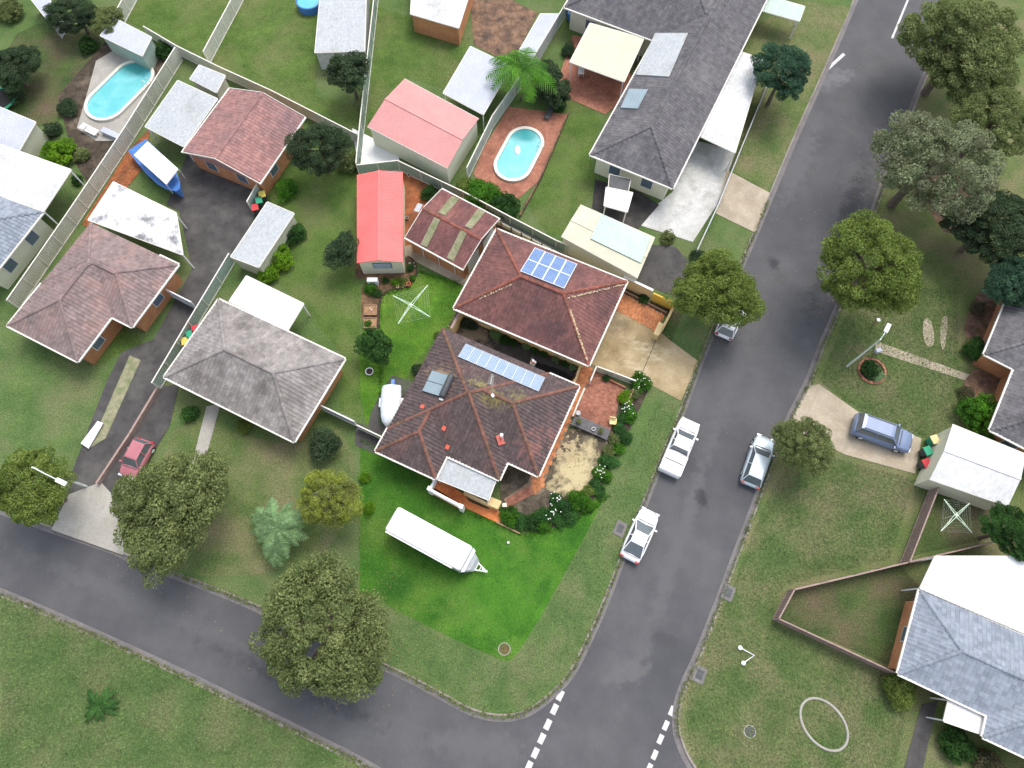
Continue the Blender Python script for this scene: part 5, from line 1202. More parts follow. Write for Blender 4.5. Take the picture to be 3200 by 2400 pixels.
# ------------------------------------------------------------------ cars
M['carwhite'] = mat('car_white', (.86, .86, .87), (.84, .84, .85), scale=.5, fine=0, rough=.25, spec=.6)
M['carsilver'] = mat('car_silver', (.55, .63, .67), (.50, .58, .63), scale=.5, fine=0, rough=.3, spec=.6, metal=.2)
M['carblue'] = mat('car_slate_blue', (.16, .21, .34), (.20, .26, .40), scale=.5, fine=0, rough=.25, spec=.6)
M['carred'] = mat('car_red', (.40, .14, .165), (.44, .16, .185), scale=.5, fine=0, rough=.25, spec=.6)
M['carglass'] = mat('car_glass', (.09, .11, .12), (.12, .14, .155), scale=.5, fine=0, rough=.08, spec=.8)
M['lampred'] = mat('tail_lamp', (.5, .02, .02), (.4, .02, .02), scale=2, fine=0, rough=.2)
M['lampclear'] = mat('head_lamp', (.7, .72, .75), (.6, .62, .66), scale=2, fine=0, rough=.1, spec=.8)
def car(label, p_rear, p_front, width, height, m, kind='sedan', name='car', cat='car', group='vehicles parked in the street and drives'):
    A, B = G(*p_rear, .9), G(*p_front, .9); Lc = (B - A).length; c = (A + B) / 2; rz = math.atan2(B.y - A.y, B.x - A.x)
    z0 = RZ if kind != 'drive' else 0
    T = thing(name, label, cat, (c.x, c.y, -.14 if not label.startswith(('slate', 'red')) else 0.02), group, rz)
    hl, hw = Lc / 2, width / 2; belt = height * .60
    st_ = {'sedan': [(-1, .80, .50, .60), (-.93, .90, .30, .88), (-.6, .99, .22, .96), (-.3, 1, .2, 1), (.2, 1, .2, 1), (.55, .98, .2, .93), (.80, .91, .26, .84), (.93, .78, .33, .72), (.99, .58, .42, .58), (1, .4, .45, .52)],
           'van': [(-1, .95, .35, .9), (-.97, .98, .3, 1), (-.3, 1, .22, 1), (.3, 1, .22, 1), (.7, .98, .22, .95), (.92, .90, .3, .85), (1, .78, .4, .65)]}['sedan' if kind in ('sedan', 'hatch') else 'van']
    rings = []
    for x, w, zb, zt in st_:
        x *= hl; w *= hw; zb *= .8; zt *= belt
        rings.append([Vector(p) for p in ((x, -w * .9, zb), (x, -w, zb + .12), (x, -w, zt * .62), (x, -w * .95, zt * .92), (x, -w * .80, zt), (x, 0, zt + .035), (x, w * .80, zt), (x, w * .95, zt * .92), (x, w, zt * .62), (x, w, zb + .12), (x, w * .9, zb))])
    MB().loft(rings).build('body', m, T, smooth=True, local=True)
    if kind == 'sedan': b0, b1, t0, t1 = -.80, .46, -.42, .04
    elif kind == 'hatch': b0, b1, t0, t1 = -.93, .45, -.75, .12
    elif kind == 'ute': b0, b1, t0, t1 = -.25, .55, -.15, .25
    else: b0, b1, t0, t1 = -.97, .52, -.88, .22
    g = MB()
    lo = [(b0 * hl, -hw * .86), (b1 * hl, -hw * .86), (b1 * hl, hw * .86), (b0 * hl, hw * .86)]; tw_ = .62 if kind in ('sedan', 'hatch') else .68; hi = [(t0 * hl, -hw * tw_), (t1 * hl, -hw * tw_), (t1 * hl, hw * tw_), (t0 * hl, hw * tw_)]
    bz = belt * .93; g.add([(x, y, bz) for x, y in lo] + [(x, y, height - .05) for x, y in hi], [(0, 1, 5, 4), (1, 2, 6, 5), (2, 3, 7, 6), (3, 0, 4, 7), (4, 5, 6, 7)])
    g.build('windows', M['carglass'], T, local=True)
    r = MB(); q = [Vector((x * 1.0, y * 1.04, height - .05)) for x, y in hi]
    ctr = sum(q, Vector()) / 4; r.loft([q, [ctr + (p - ctr) * .99 + Vector((0, 0, .035)) for p in q], [ctr + (p - ctr) * .8 + Vector((0, 0, .065)) for p in q]], cap=True); r.build('roof', m, T, local=True)
    pil = MB()
    for (l_, h_) in zip(lo, hi): pil.beam((l_[0] * 1.0, l_[1] * 1.01, bz), (h_[0], h_[1] * 1.02, height - .04), .07, .07)
    for s_ in (-1, 1): pil.beam(((b0 + b1) / 2 * hl, s_ * hw * .87, bz), ((t0 + t1) / 2 * hl, s_ * hw * .70, height - .04), .09, .05)
    pil.build('pillars', m, T, local=True)
    if kind == 'ute':
        bed = MB(); x0, x1 = -hl * .97, -hl * .28; zt = belt + .02
        bed.box(((x0 + x1) / 2, 0, zt + .05), (x1 - x0, hw * 1.86, .06)).build('tray_cover', mat('white_tray_cover', (.72, .72, .72), (.68, .68, .68), scale=.5, fine=.03), T, local=True)
        for s_ in (-1, 1): MB().box(((x0 + x1) / 2, s_ * hw * .93, zt + .06), (x1 - x0, .08, .12)).build('tray_side', m, T, local=True)
        MB().box(((x0 + x1) / 2 + .1, 0, zt + .09), (.06, hw * 1.7, .03)).build('tray_bar', M['darkgrey'], T, local=True)
    if kind in ('van', 'suv'):
        for s_ in (-1, 1): MB().beam((t0 * hl * .9, s_ * hw * .6, height + .06), (t1 * hl * .9, s_ * hw * .6, height + .06), .04, .04).build('roof_rail', M['darkgrey'], T, local=True)
    wm = MB().lathe([(.20, -.11), (.32, -.11), (.33, -.05), (.33, .05), (.32, .11), (.20, .11)], n=14, cap=True).mesh('wheel', M['dark'])
    rm = MB().lathe([(.19, -.115), (.19, .115)], n=10).mesh('rim', M['galv'])
    for x in (-.62, .62):
        for s_ in (-1, 1):
            Mx = Matrix.Translation((x * hl, s_ * (hw - .12), .33)) @ Matrix.Rotation(R(90), 4, 'X')
            w_ = bpy.data.objects.new('wheel', wm); C.objects.link(w_); w_.parent = T; w_.matrix_basis = Mx
            r_ = bpy.data.objects.new('rim', rm); C.objects.link(r_); r_.parent = w_
    for s_ in (-1, 1):
        MB().box((hl * .955, s_ * hw * .66, belt * .66), (.16, .34, .14)).build('headlight', M['lampclear'], T, local=True)
        MB().box((-hl * .965, s_ * hw * .72, belt * .78), (.12, .28, .14)).build('tail_light', M['lampred'], T, local=True)
        MB().box((b1 * hl * .78, s_ * (hw + .06), belt * 1.03), (.12, .2, .13)).build('mirror', m, T, local=True)
    sm = MB(); zc_ = belt * .93 + .055
    if kind != 'ute': sm.box((hl * .93, 0, belt * .80 + .05), (.03, hw * 1.3, .02))
    sm.box(((b1 + .04) * hl, 0, belt * .985 + .035), (.05, hw * 1.5, .02))
    if kind == 'sedan': sm.box(((b0 - .03) * hl, 0, belt * .97 + .03), (.03, hw * 1.45, .02))
    sm.build('panel_gap', M['darkgrey'], T, local=True)
    MB().box((hl * .985, 0, .42), (.06, .5, .12)).build('number_plate', M['yellowp'], T, local=True)
    return T
car('white utility vehicle with covered tray parked at the left kerb', (2092, 1478), (2163, 1310), 1.9, 1.65, M['carwhite'], 'ute', name='utility_vehicle', cat='utility vehicle')
car('white sedan parked lowest in the street at the left kerb', (1968, 1748), (2038, 1592), 1.82, 1.42, M['carwhite'], 'sedan')
car('silver car parked at the right kerb half under the small olive tree', (2348, 1515), (2400, 1360), 1.8, 1.5, M['carsilver'], 'hatch')
car('slate blue dark sided wagon parked on the right driveway', (2672, 1320), (2852, 1385), 1.95, 1.8, M['carblue'], 'suv')
car('white car parked at the left kerb half hidden under the bright olive tree', (2264, 1048), (2316, 930), 1.8, 1.45, M['carwhite'], 'hatch')
car('red car on the second drive with its nose under the large street tree', (452, 1372), (388, 1490), 1.75, 1.45, M['carred'], 'hatch')

# ------------------------------------------------------------------ caravan and boats
T = thing('caravan', 'long white caravan with grey nose parked on the bright front lawn', 'caravan', tuple(G(1350, 1690)))
zr = 2.65; cs4 = [G(*p, zr) for p in ((1240, 1579), (1474, 1702), (1441, 1791), (1201, 1655))]
ctr = sum(cs4, Vector()) / 4; ux = ((cs4[1] - cs4[0]) + (cs4[2] - cs4[3])).normalized(); ux.z = 0; uy = Vector((-ux.y, ux.x, 0))
Lx = ((cs4[1] - cs4[0]).length + (cs4[2] - cs4[3]).length) / 4; Wy = ((cs4[0] - cs4[3]).length + (cs4[1] - cs4[2]).length) / 4 * .97
def cv(x, y, z): p = ctr + ux * x + uy * y; return Vector((p.x, p.y, z))
def rr(hx, hy, rad, z, n=5, x0=0):
    pts = []
    for cx, cy, a0 in ((1, 1, 0), (-1, 1, 90), (-1, -1, 180), (1, -1, 270)):
        for k in range(n + 1):
            a = R(a0 + 90 * k / n); pts.append(cv(x0 + cx * (hx - rad) + rad * math.cos(a), cy * (hy - rad) + rad * math.sin(a), z))
    return pts
MB().loft([rr(Lx * .985, Wy * .97, .12, .45), rr(Lx, Wy, .2, .6), rr(Lx, Wy, .22, 2.3), rr(Lx * .985, Wy * .985, .24, 2.5), rr(Lx * .95, Wy * .94, .24, 2.6), rr(Lx * .82, Wy * .75, .22, 2.66)]).build('body', M['gelcoat'], T, smooth=False)
MB().loft([rr(Lx + .003, Wy + .006, .22, 1.25), rr(Lx + .003, Wy + .006, .22, 1.42)], cap=False).build('side_stripe', M['darkgrey'], T)
for x in (-1.9, .3, 1.6): MB().loft([rr(.22, .22, .05, 2.655, x0=x), rr(.2, .2, .05, 2.72, x0=x)]).build('roof_vent', M['gelcoat'], T)
# nose: sloping front, bonnet box, drawbar
ns = [cv(Lx - .02, -Wy * .92, .5), cv(Lx - .02, Wy * .92, .5), cv(Lx - .02, Wy * .92, 2.0), cv(Lx - .02, -Wy * .92, 2.0)]; nf = [cv(Lx + .75, -Wy * .45, .5), cv(Lx + .75, Wy * .45, .5), cv(Lx + .55, Wy * .5, 1.25), cv(Lx + .55, -Wy * .5, 1.25)]
MB().loft([ns, nf]).build('nose_cover', mat('grey_nose', (.48, .50, .52), (.54, .56, .58), scale=2, fine=.1), T)
MB().loft([[cv(Lx + .03, -Wy * .96, 1.95), cv(Lx + .03, Wy * .96, 1.95), cv(Lx + .03, Wy * .96, 2.1), cv(Lx + .03, -Wy * .96, 2.1)], [cv(Lx + .28, -Wy * .86, 1.85), cv(Lx + .28, Wy * .86, 1.85), cv(Lx + .26, Wy * .86, 2.0), cv(Lx + .26, -Wy * .86, 2.0)]]).build('front_window_cover', M['gelcoat'], T)
b = MB()
for s_ in (-1, 1): b.beam(cv(Lx, s_ * .55, .45), cv(Lx + 1.55, s_ * .05, .45), .08, .1)
b.beam(cv(Lx + .8, -.32, .46), cv(Lx + .8, .32, .46), .06, .06); b.beam(cv(Lx + 1.1, -.2, .46), cv(Lx + 1.1, .2, .46), .06, .06)
b.build('drawbar', M['white'], T)
MB().lathe([(.05, 0), (.05, .75), (.09, .76), (.09, .8)], tuple(cv(Lx + 1.35, 0, .1)), 8).build('jockey_wheel_post', M['white'], T)
MB().box(tuple(cv(Lx + 1.62, 0, .5)), (.22, .14, .12)).build('coupling', M['white'], T)
for s_ in (-1, 1):
    for x in (-.5, .35):
        p = cv(x, s_ * (Wy - .12), .34); Mx = Matrix.Translation(p) @ Matrix.Rotation(math.atan2(ux.y, ux.x), 4, 'Z') @ Matrix.Rotation(R(90), 4, 'X')
        link('wheel', MB().lathe([(.2, -.1), (.33, -.1), (.34, 0), (.33, .1), (.2, .1)], n=14).mesh('wheel', M['dark']), T, Mx)
    for x in (-2.2, .9): MB().beam(cv(x - .5, s_ * (Wy + .01), 1.75), cv(x + .5, s_ * (Wy + .01), 1.75), .03, .5).build('window', M['glass'], T)
MB().beam(cv(-Lx * .95, -Wy - .05, 2.42), cv(Lx * .8, -Wy - .05, 2.42), .12, .12).build('awning_roll', M['gelcoat'], T)

T = thing('covered_boat', 'boat on trailer under a pale blue white tarpaulin beside the dark roof', 'boat', tuple(G(1222, 1270)))
# centre line runs from hitch end (bottom) to the blue stern strap (top)
ln = [((1197, 1252), 1204, 1.0), ((1193, 1252), 1216, 1.15), ((1190, 1252), 1245, 1.3), ((1189, 1249), 1275, 1.35), ((1190, 1243), 1300, 1.3), ((1194, 1236), 1318, 1.2), ((1206, 1222), 1331, 1.0)]
rings = []
for (xa, xb), y, z in ln:
    a_, b_ = G(xa, y, z), G(xb, y, z); m_ = (a_ + b_) / 2; h_ = (b_ - a_) / 2; low = .45 if z > 1 else .6
    rings.append([m_ - h_ * .8 + Vector((0, 0, low - z)), m_ - h_ * .97 + Vector((0, 0, -.35)), m_ - h_, m_ - h_ * .55 + Vector((random.uniform(-.05, .05), 0, .16)), m_ + Vector((random.uniform(-.06, .06), 0, .3)), m_ + h_ * .5 + Vector((0, 0, .13 + random.uniform(-.04, .04))), m_ + h_, m_ + h_ * .97 + Vector((0, 0, -.35)), m_ + h_ * .8 + Vector((0, 0, low - z))])
MB().loft(rings).build('tarpaulin', M['tarp'], T, smooth=True)
hull = [[Vector((p.x, p.y, p.z - .12)) for p in (r[0], r[1], r[7], r[8])] for r in rings]
MB().loft(hull).build('hull', M['gelcoat'], T)
b = MB(); a_, b_ = G(1216, 1300, .35), G(1208, 1338, .35); b.beam(G(1224, 1220, .35), b_, .1, .1)
for s_ in (-14, 14): b.beam(G(1220 + s_, 1240, .35), a_, .08, .08)
b.build('trailer_frame', M['galv'], T)
MB().lathe([(.05, 0), (.05, .5), (.1, .5), (.1, .56)], tuple(G(1209, 1334, .1)), 8).build('jockey_wheel_post', M['galv'], T)
for x in (1190, 1256): link('wheel', MB().lathe([(.15, -.09), (.27, -.09), (.28, 0), (.27, .09), (.15, .09)], n=12).mesh('wheel', M['dark']), T, Matrix.Translation(G(x, 1262, .28)) @ Matrix.Rotation(R(90), 4, 'Y'))
for x in (1189, 1257): MB().box(tuple(G(x, 1258, .58)), (.26, .8, .05)).build('mudguard', M['white'], T)
MB().box(tuple(G(1229, 1196, .8)), (.28, .45, .5)).build('outboard_cover', mat('blue_cover', (.14, .24, .62), (.18, .28, .68), scale=3, fine=.1), T)
# flower-pink item beside it
T = thing('power_boat', 'blue hulled boat on a trailer with white canopy beside the garage', 'boat', tuple(G(510, 520)))
Zb = 1.1; A, B = G(440, 465, Zb), G(560, 600, Zb); d = (B - A).normalized(); n_ = Vector((-d.y, d.x, 0)); Lb = (B - A).length
rings = []
for t, w, z in ((-.1, 1.05, 1.1), (.15, 1.15, 1.1), (.45, 1.2, 1.15), (.7, 1.05, 1.2), (.88, .7, 1.3), (1.0, .2, 1.4)):
    m_ = A + d * Lb * t; rings.append([m_ - n_ * w * .5 + Vector((0, 0, -.75)), m_ - n_ * w + Vector((0, 0, z - 1.15)), m_ - n_ * w * .85 + Vector((0, 0, z - 1.1)), m_ + n_ * w * .85 + Vector((0, 0, z - 1.1)), m_ + n_ * w + Vector((0, 0, z - 1.15)), m_ + n_ * w * .5 + Vector((0, 0, -.75))])
MB().loft(rings).build('hull', M['blue'], T)
q = [G(*p, 2.3) for p in ((463, 444), (559, 530), (521, 579), (420, 487))]
b = MB(); b.loft([q, [q[i] + Vector((0, 0, .12)) for i in range(4)]]); b.build('canopy', M['canvas'], T)
for p in q: MB().beam(p - Vector((0, 0, 1.3)), p, .04, .04).build('canopy_frame', M['galv'], T)
c_ = A + d * Lb * .72 + Vector((0, 0, .35)); MB().box(tuple(c_), (.1, 1.3, .35), rz=math.atan2(d.y, d.x)).build('windscreen', M['carglass'], T)
for s_ in (-1, 1): link('wheel', MB().lathe([(.15, -.09), (.27, -.09), (.28, 0), (.27, .09), (.15, .09)], n=12).mesh('wheel', M['dark']), T, Matrix.Translation(A + d * Lb * .4 + n_ * s_ * 1.1 + Vector((0, 0, -.8))) @ Matrix.Rotation(math.atan2(d.y, d.x), 4, 'Z') @ Matrix.Rotation(R(90), 4, 'X'))

# ------------------------------------------------------------------ pools
def stadium(a, b, r, n=14):
    d = (b - a).normalized(); a0 = math.atan2(d.y, d.x); pts = []
    for k in range(n + 1): t = a0 - math.pi / 2 + math.pi * k / n; pts.append(b + Vector((math.cos(t), math.sin(t), 0)) * r)
    for k in range(n + 1): t = a0 + math.pi / 2 + math.pi * k / n; pts.append(a + Vector((math.cos(t), math.sin(t), 0)) * r)
    return pts
def pool(label, p0, p1, rpx, z=.28, rim=.32, name='swimming_pool'):
    a, b = G(*p0, z), G(*p1, z); r = rpx / scale_at(p0[1], z); T = thing(name, label, 'swimming pool', ((a.x + b.x) / 2, (a.y + b.y) / 2, 0))
    o_, i_ = stadium(a, b, r + rim), stadium(a, b, r); mb = MB(); n = len(o_)
    vs = [(p.x, p.y, 0.0) for p in o_] + [(p.x, p.y, z) for p in o_] + [(p.x, p.y, z) for p in i_] + [(p.x, p.y, z - .2) for p in i_]
    mb.add(vs, [(k * n + i, k * n + (i + 1) % n, (k + 1) * n + (i + 1) % n, (k + 1) * n + i) for k in range(3) for i in range(n)]); mb.build('coping', M['coping'], T)
    dd = (b - a).normalized(); nn = Vector((-dd.y, dd.x, 0))
    for s_ in (-.25, .25):
        e_ = a + nn * (r + .35) + dd * s_; MB().tube([e_, e_ + Vector((0, 0, .5)), e_ - nn * .35 + Vector((0, 0, .6)), e_ - nn * .6 + Vector((0, 0, .1))], .03, 6).build('ladder_rail', M['galv'], T)
    w = stadium(a, b, r - .002); MB().add([(p.x, p.y, z - .1) for p in w], [tuple(range(n))]).build('water', M['water'], T)
    return T
pool('long turquoise oval pool beside the cream fence at the upper left', (415, 237), (330, 322), 56)
T = pool('shorter turquoise oval pool set in a brick deck with a small white float', (1641, 443), (1603, 515), 50)
p = G(1617, 468, .2); t2 = thing('pool_float', 'white float on the shorter oval pool', 'pool float', tuple(p)); MB().loft([[p + Vector((math.cos(a) * r_, math.sin(a) * r_ * 2, z)) for a in [k * math.pi / 5 for k in range(10)]] for r_, z in ((.2, -.08), (.3, 0), (.22, .1))]).build('float', M['white'], t2)
p = G(963, 0, .9); T = thing('above_ground_pool', 'round blue rimmed pool cut by the top edge', 'swimming pool', (p.x, p.y, 0))
MB().lathe([(1.3, 0), (1.35, .9), (1.25, .95), (1.2, .8)], (p.x, p.y, 0), 28, cap=False).build('wall', M['blue'], T); MB().lathe([(1.22, .79), (1.21, .8)], (p.x, p.y, 0), 28).build('water', M['water'], T)
p = G(0, 309, .6); T = thing('trampoline', 'green rimmed trampoline cut by the left edge', 'trampoline', (p.x, p.y, 0))
MB().lathe([(1.3, .55), (1.55, .55), (1.55, .62), (1.3, .62), (1.3, .55)], (p.x, p.y, 0), 26, cap=False).build('pad', M['greenp'], T); MB().lathe([(1.31, .57), (1.31, .58)], (p.x, p.y, 0), 26).build('mat', M['dark'], T)
for k in range(6): a = k * math.pi / 3; MB().beam((p.x + 1.42 * math.cos(a), p.y + 1.42 * math.sin(a), 0), (p.x + 1.42 * math.cos(a), p.y + 1.42 * math.sin(a), .54), .05, .05).build('leg', M['galv'], T)
# white slide/steps near pool one
p = G(283, 405, .5); T = thing('lounge_chair', 'white poolside lounge below the long pool', 'lounge chair', (p.x, p.y, 0))
MB().box((p.x, p.y, .4), (1.5, .7, .08), rz=-.5).build('seat', M['white'], T); MB().box((p.x - .75, p.y + .35, .6), (.5, .7, .06), rz=-.5).build('backrest', M['white'], T)
for s_ in (-1, 1):
    for t in (-1, 1): MB().box((p.x + s_ * .55, p.y + t * .2 - s_ * .3, .18), (.06, .06, .36)).build('leg', M['white'], T)
p = G(350, 420, .3); T = thing('pump_cover', 'low pale cover at the lower end of the long pool', 'cover', (p.x, p.y, 0)); MB().box((p.x, p.y, .3), (2.2, .6, .5), rz=-.45).build('lid', M['lav_metal'], T); MB().box((p.x, p.y, .03), (2.3, .7, .06), rz=-.45).build('base', M['concrete'], T)

# ------------------------------------------------------------------ clotheslines
def clothesline(label, hub, tips, foot_h, m):
    H_ = foot_h; c = G(*hub, H_); T = thing('rotary_clothesline', label, 'clothesline', (c.x, c.y, 0))
    MB().tube([(c.x, c.y, 0), (c.x, c.y, H_ + .15)], .035, 8).build('pole', m, T)
    E = [G(*t, H_ + .18) for t in tips]
    for e in E:
        s = (e - c); s.z = 0; d = s.normalized(); n_ = Vector((-d.y, d.x, 0))
        b = MB(); b.beam(c + n_ * .09 + Vector((0, 0, .05)), e, .035, .035); b.beam(c - n_ * .09 - Vector((0, 0, .12)), c.lerp(e, .55), .028, .028); b.beam(c - n_ * .12 + Vector((0, 0, .05)), e - n_ * .01, .03, .03); b.build('arm', m, T)
    w = MB()
    for k in (.45, .6, .75, .9, 1.0):
        for i in range(4):
            a_, b_ = c.lerp(E[i], k), c.lerp(E[(i + 1) % 4], k); w.beam(a_, b_, .004, .004)
    o = w.build('wires', M['galv'], T)
    MB().lathe([(.10, -.1), (.12, 0), (.12, .08), (.06, .12)], (c.x, c.y, H_), 8).build('hub', m, T)
    return T
clothesline('pale green rotary clothesline standing on the back lawn', (1284, 953), [(1228, 924), (1337, 891), (1344, 990), (1244, 1012)], 1.95, M['mint'])
clothesline('faded rotary clothesline in the small yard below the white garage', (2988, 1610), [(2950, 1560), (3030, 1572), (3038, 1665), (2940, 1660)], 1.9, M['mint'])

# ------------------------------------------------------------------ porch steps, balustrade, ramp
def face(px4, z0, z1): return [(p.x, p.y) for p in (G(*q, z1) for q in px4)]
T = thing('entry_steps', 'terracotta landing and steps beside the white balustrade', 'steps', tuple(G(1400, 1540)))
top0, top1, bot0, bot1 = (1362, 1494), (1351, 1518), (1447, 1542), (1430, 1572)
nst = 7; zt = 1.05
MB().prism(face([(1364, 1492), (1348, 1520), (1374, 1533), (1395, 1508)], 0, zt), 0, zt).build('landing', M['terracotta'], T)
for k in range(nst):
    t0, t1 = k / nst, (k + 1) / nst; z1 = zt - (k + 1) * zt / (nst + .6)
    L0, L1 = (1395 + (1452 - 1395) * t0, 1508 + (1546 - 1508) * t0), (1395 + (1452 - 1395) * t1, 1508 + (1546 - 1508) * t1)
    R0, R1 = (1374 + (1436 - 1374) * t0, 1533 + (1576 - 1533) * t0), (1374 + (1436 - 1374) * t1, 1533 + (1576 - 1533) * t1)
    MB().prism(face([L0, R0, R1, L1], 0, z1), 0, z1).build('step', M['terracotta'], T)
surf('porch_path', [(1450, 1546), (1434, 1577), (1510, 1613), (1562, 1637), (1566, 1605), (1552, 1588), (1520, 1590), (1465, 1566)], .09, M['terracotta'], thick=.09)
T = thing('balustrade', 'white balustrade with turned balusters along the terracotta steps', 'balustrade', tuple(G(1390, 1560)))
def bal(a, b, z0, z1, n):
    A, B = G(*a, z0), G(*b, z0); 
    MB().beam(A - Vector((0, 0, .0)), B, .2, .1).build('bottom_rail', M['white'], T)
    U = Vector((0, 0, z1 - z0)); MB().beam(A + U, B + U, .19, .1).build('top_rail', M['white'], T)
    me = MB().lathe([(.07, .05), (.05, .12), (.085, .28), (.05, .5), (.07, z1 - z0 - .05)], n=8).mesh('baluster', M['white'])
    for k in range(n):
        p = A.lerp(B, (k + .5) / n); link('baluster', me, T, Matrix.Translation(p))
    return A, B
bal((1362, 1507), (1349, 1530), 1.05, 1.85, 4)
bal((1346, 1535), (1443, 1587), 1.0, 1.8, 15)
for p in ((1361, 1503), (1346, 1533), (1443, 1588)):
    q = G(*p, 1.0); MB().box((q.x, q.y, 1.0), (.34, .34, 1.95), rz=-.4).build('pillar', M['white'], T)
wallrun('low orange brick base wall under the white balustrade', [(1350, 1540), (1444, 1592)], .95, .2, M['brickwall'], name='base_wall')
T = wallrun('cream rendered base wall under the porch roof ending in a pillar', [(1452, 1545), (1540, 1588)], .9, .2, M['cream'], name='porch_wall')
p = G(1545, 1578); MB().box((p.x, p.y, .5), (1.0, .7, 1.0), rz=-.4).build('pillar', M['cream'], T)
surf('porch_bed', [(1453, 1547), (1540, 1588), (1534, 1592), (1465, 1566)], Z3, M['darksoil'])
T = thing('planter_box', 'small pale post at the left end of the dirt bed', 'post', tuple(G(1577, 1583))); p = G(1577, 1583); MB().box((p.x, p.y, .35), (.3, .25, .7)).build('post', M['coping'], T); MB().box((p.x, p.y, .72), (.36, .31, .06)).build('cap', M['coping'], T); T.name = 'garden_post'

# ------------------------------------------------------------------ garden things
def pot(px, py, r, h, label, m, z=0.0, plant=None, name='plant_pot', square=False, soil=True, group='plant pots'):
    p = G(px, py, z + h); T = thing(name, label, 'plant pot', (p.x, p.y, z), group); n = 4 if square else 16
    MB().lathe([(r * .7, 0), (r, h * .85), (r * 1.08, h * .86), (r * 1.08, h), (r * .9, h), (r * .85, h - .06)], (p.x, p.y, z), n, cap=False).build('pot', m, T)
    MB().lathe([(r * .88, h - .07), (.01, h - .05)], (p.x, p.y, z), n, cap=True).build('soil', M['darksoil'], T)
    if plant:
        me, _ = crown(plant, 1, 'small'); o = bpy.data.objects.new('plant', me); C.objects.link(o); o.parent = T; o.location = (0, 0, h + r * .4); o.scale = (r * 1.25,) * 3
    return T
pot(1154, 1160, .34, .35, 'white ring shaped planter on the lawn below the dark tree', M['white'], plant=None)
pot(1242, 895, .13, .3, 'sand coloured pot furthest left of the row by the shed', M['sandpot'])
pot(1258, 895, .12, .28, 'pale square looking pot second from left in the shed row', M['sandpot'], plant='lime')
pot(1267, 890, .11, .28, 'small sand pot touching the orange jar', M['sandpot'])
pot(1277, 886, .19, .42, 'large glazed orange jar by the curved dark edging', M['orangepot'])
pot(1272, 679, .15, .3, 'dark hollow pot beside the red shed wall', M['concrete'])
pot(1277, 546, .14, .3, 'pale round pot at the foot of the green fence', M['coping'])
pot(1488, 1017, .17, .35, 'bright blue pot in the dark courtyard', M['bluep'])
T = thing('slate_bench', 'long slate grey deck bench between brick terrace and sandy yard', 'deck', tuple(G(1845, 1340)))
zq = .5; q = [G(*p, zq) for p in ((1802, 1295), (1908, 1343), (1897, 1375), (1781, 1325))]
for k in range(5):
    t0, t1 = k / 5, (k + 1) / 5 - .015; cs_ = [q[0].lerp(q[3], t0), q[1].lerp(q[2], t0), q[1].lerp(q[2], t1), q[0].lerp(q[3], t1)]
    MB().prism([(p.x, p.y) for p in cs_], zq - .06, zq).build('board', M['slate'], T)
b = MB()
for p in q:
    c = sum(q, Vector()) / 4; e = c + (p - c) * .93; b.box((e.x, e.y, .22), (.15, .15, .44))
b.build('legs', M['slate'], T)
pot(1810, 1316, .20, .25, 'pot with fine leafed plant at the left of the slate deck', M['slate'], z=.5, plant='olive')
pot(1855, 1340, .16, .18, 'small blue white bowl in the middle of the slate deck', M['tarp'], z=.5)
pot(1879, 1346, .22, .22, 'square pale yellow pot with plant at the right of the slate deck', M['lemon'], z=.5, plant='olive', square=True)
p = G(1807, 1290, .7); T = thing('garden_table', 'small round pale grey table at the terrace corner', 'table', (p.x, p.y, 0)); MB().lathe([(.21, .68), (.21, .71), (.19, .72)], (p.x, p.y, 0), 18).build('tabletop', M['grey_metal'], T); MB().lathe([(.15, 0), (.03, .05), (.03, .67)], (p.x, p.y, 0), 8).build('leg', M['grey_metal'], T)
p = G(1917, 1314, .75); T = thing('plastic_chair', 'pale yellow chair facing the brick terrace by the hedge', 'chair', (p.x, p.y, 0))
MB().box((p.x, p.y, .44), (.55, .5, .05), rz=-.15).build('seat', M['lemon'], T); MB().box((p.x - .03, p.y + .25, .68), (.52, .05, .48), rz=-.15).build('backrest', M['lemon'], T)
for s_ in (-1, 1):
    MB().box((p.x + s_ * .27, p.y, .62), (.05, .45, .04), rz=-.15).build('armrest', M['lemon'], T)
    for t in (-1, 1): MB().box((p.x + s_ * .24, p.y + t * .2, .21), (.05, .05, .42)).build('leg', M['lemon'], T)
def raised_bed(label, px4, m='soil'):
    q = [G(*p, .35) for p in px4]; c = sum(q, Vector()) / 4; T = thing('raised_bed', label, 'garden bed', (c.x, c.y, 0), 'timber raised beds by the shed')
    for i in range(4):
        a_, b_ = q[i], q[(i + 1) % 4]; MB().beam(Vector((a_.x, a_.y, .18)), Vector((b_.x, b_.y, .18 + .002 * i)), .06, .36).build('board', M['wood'], T)
    qi = [c + (p - c) * .93 for p in q]; MB().prism([(p.x, p.y) for p in qi], 0, .29).build('soil', mat('bed_soil', (.34, .20, .10), (.42, .26, .14), scale=3, fine=.25, bump=1, c3=(.22, .12, .07), s3=1.2, t3=.6), T)
raised_bed('upper timber raised bed with bare brown soil', [(1138, 953), (1177, 952), (1176, 983), (1137, 983)])
raised_bed('lower timber raised bed with one green plant', [(1137, 993), (1176, 993), (1175, 1024), (1137, 1024)])
T = thing('white_pebbles', 'two small white stones on the upper raised bed', 'stones', tuple(G(1158, 966, .35)))
for dx in (-2, 3): p = G(1158 + dx, 966 + dx, .34); MB().lathe([(.01, 0), (.07, .03), (.05, .08), (.01, .09)], tuple(p), 7).build('stone', M['white'], T)
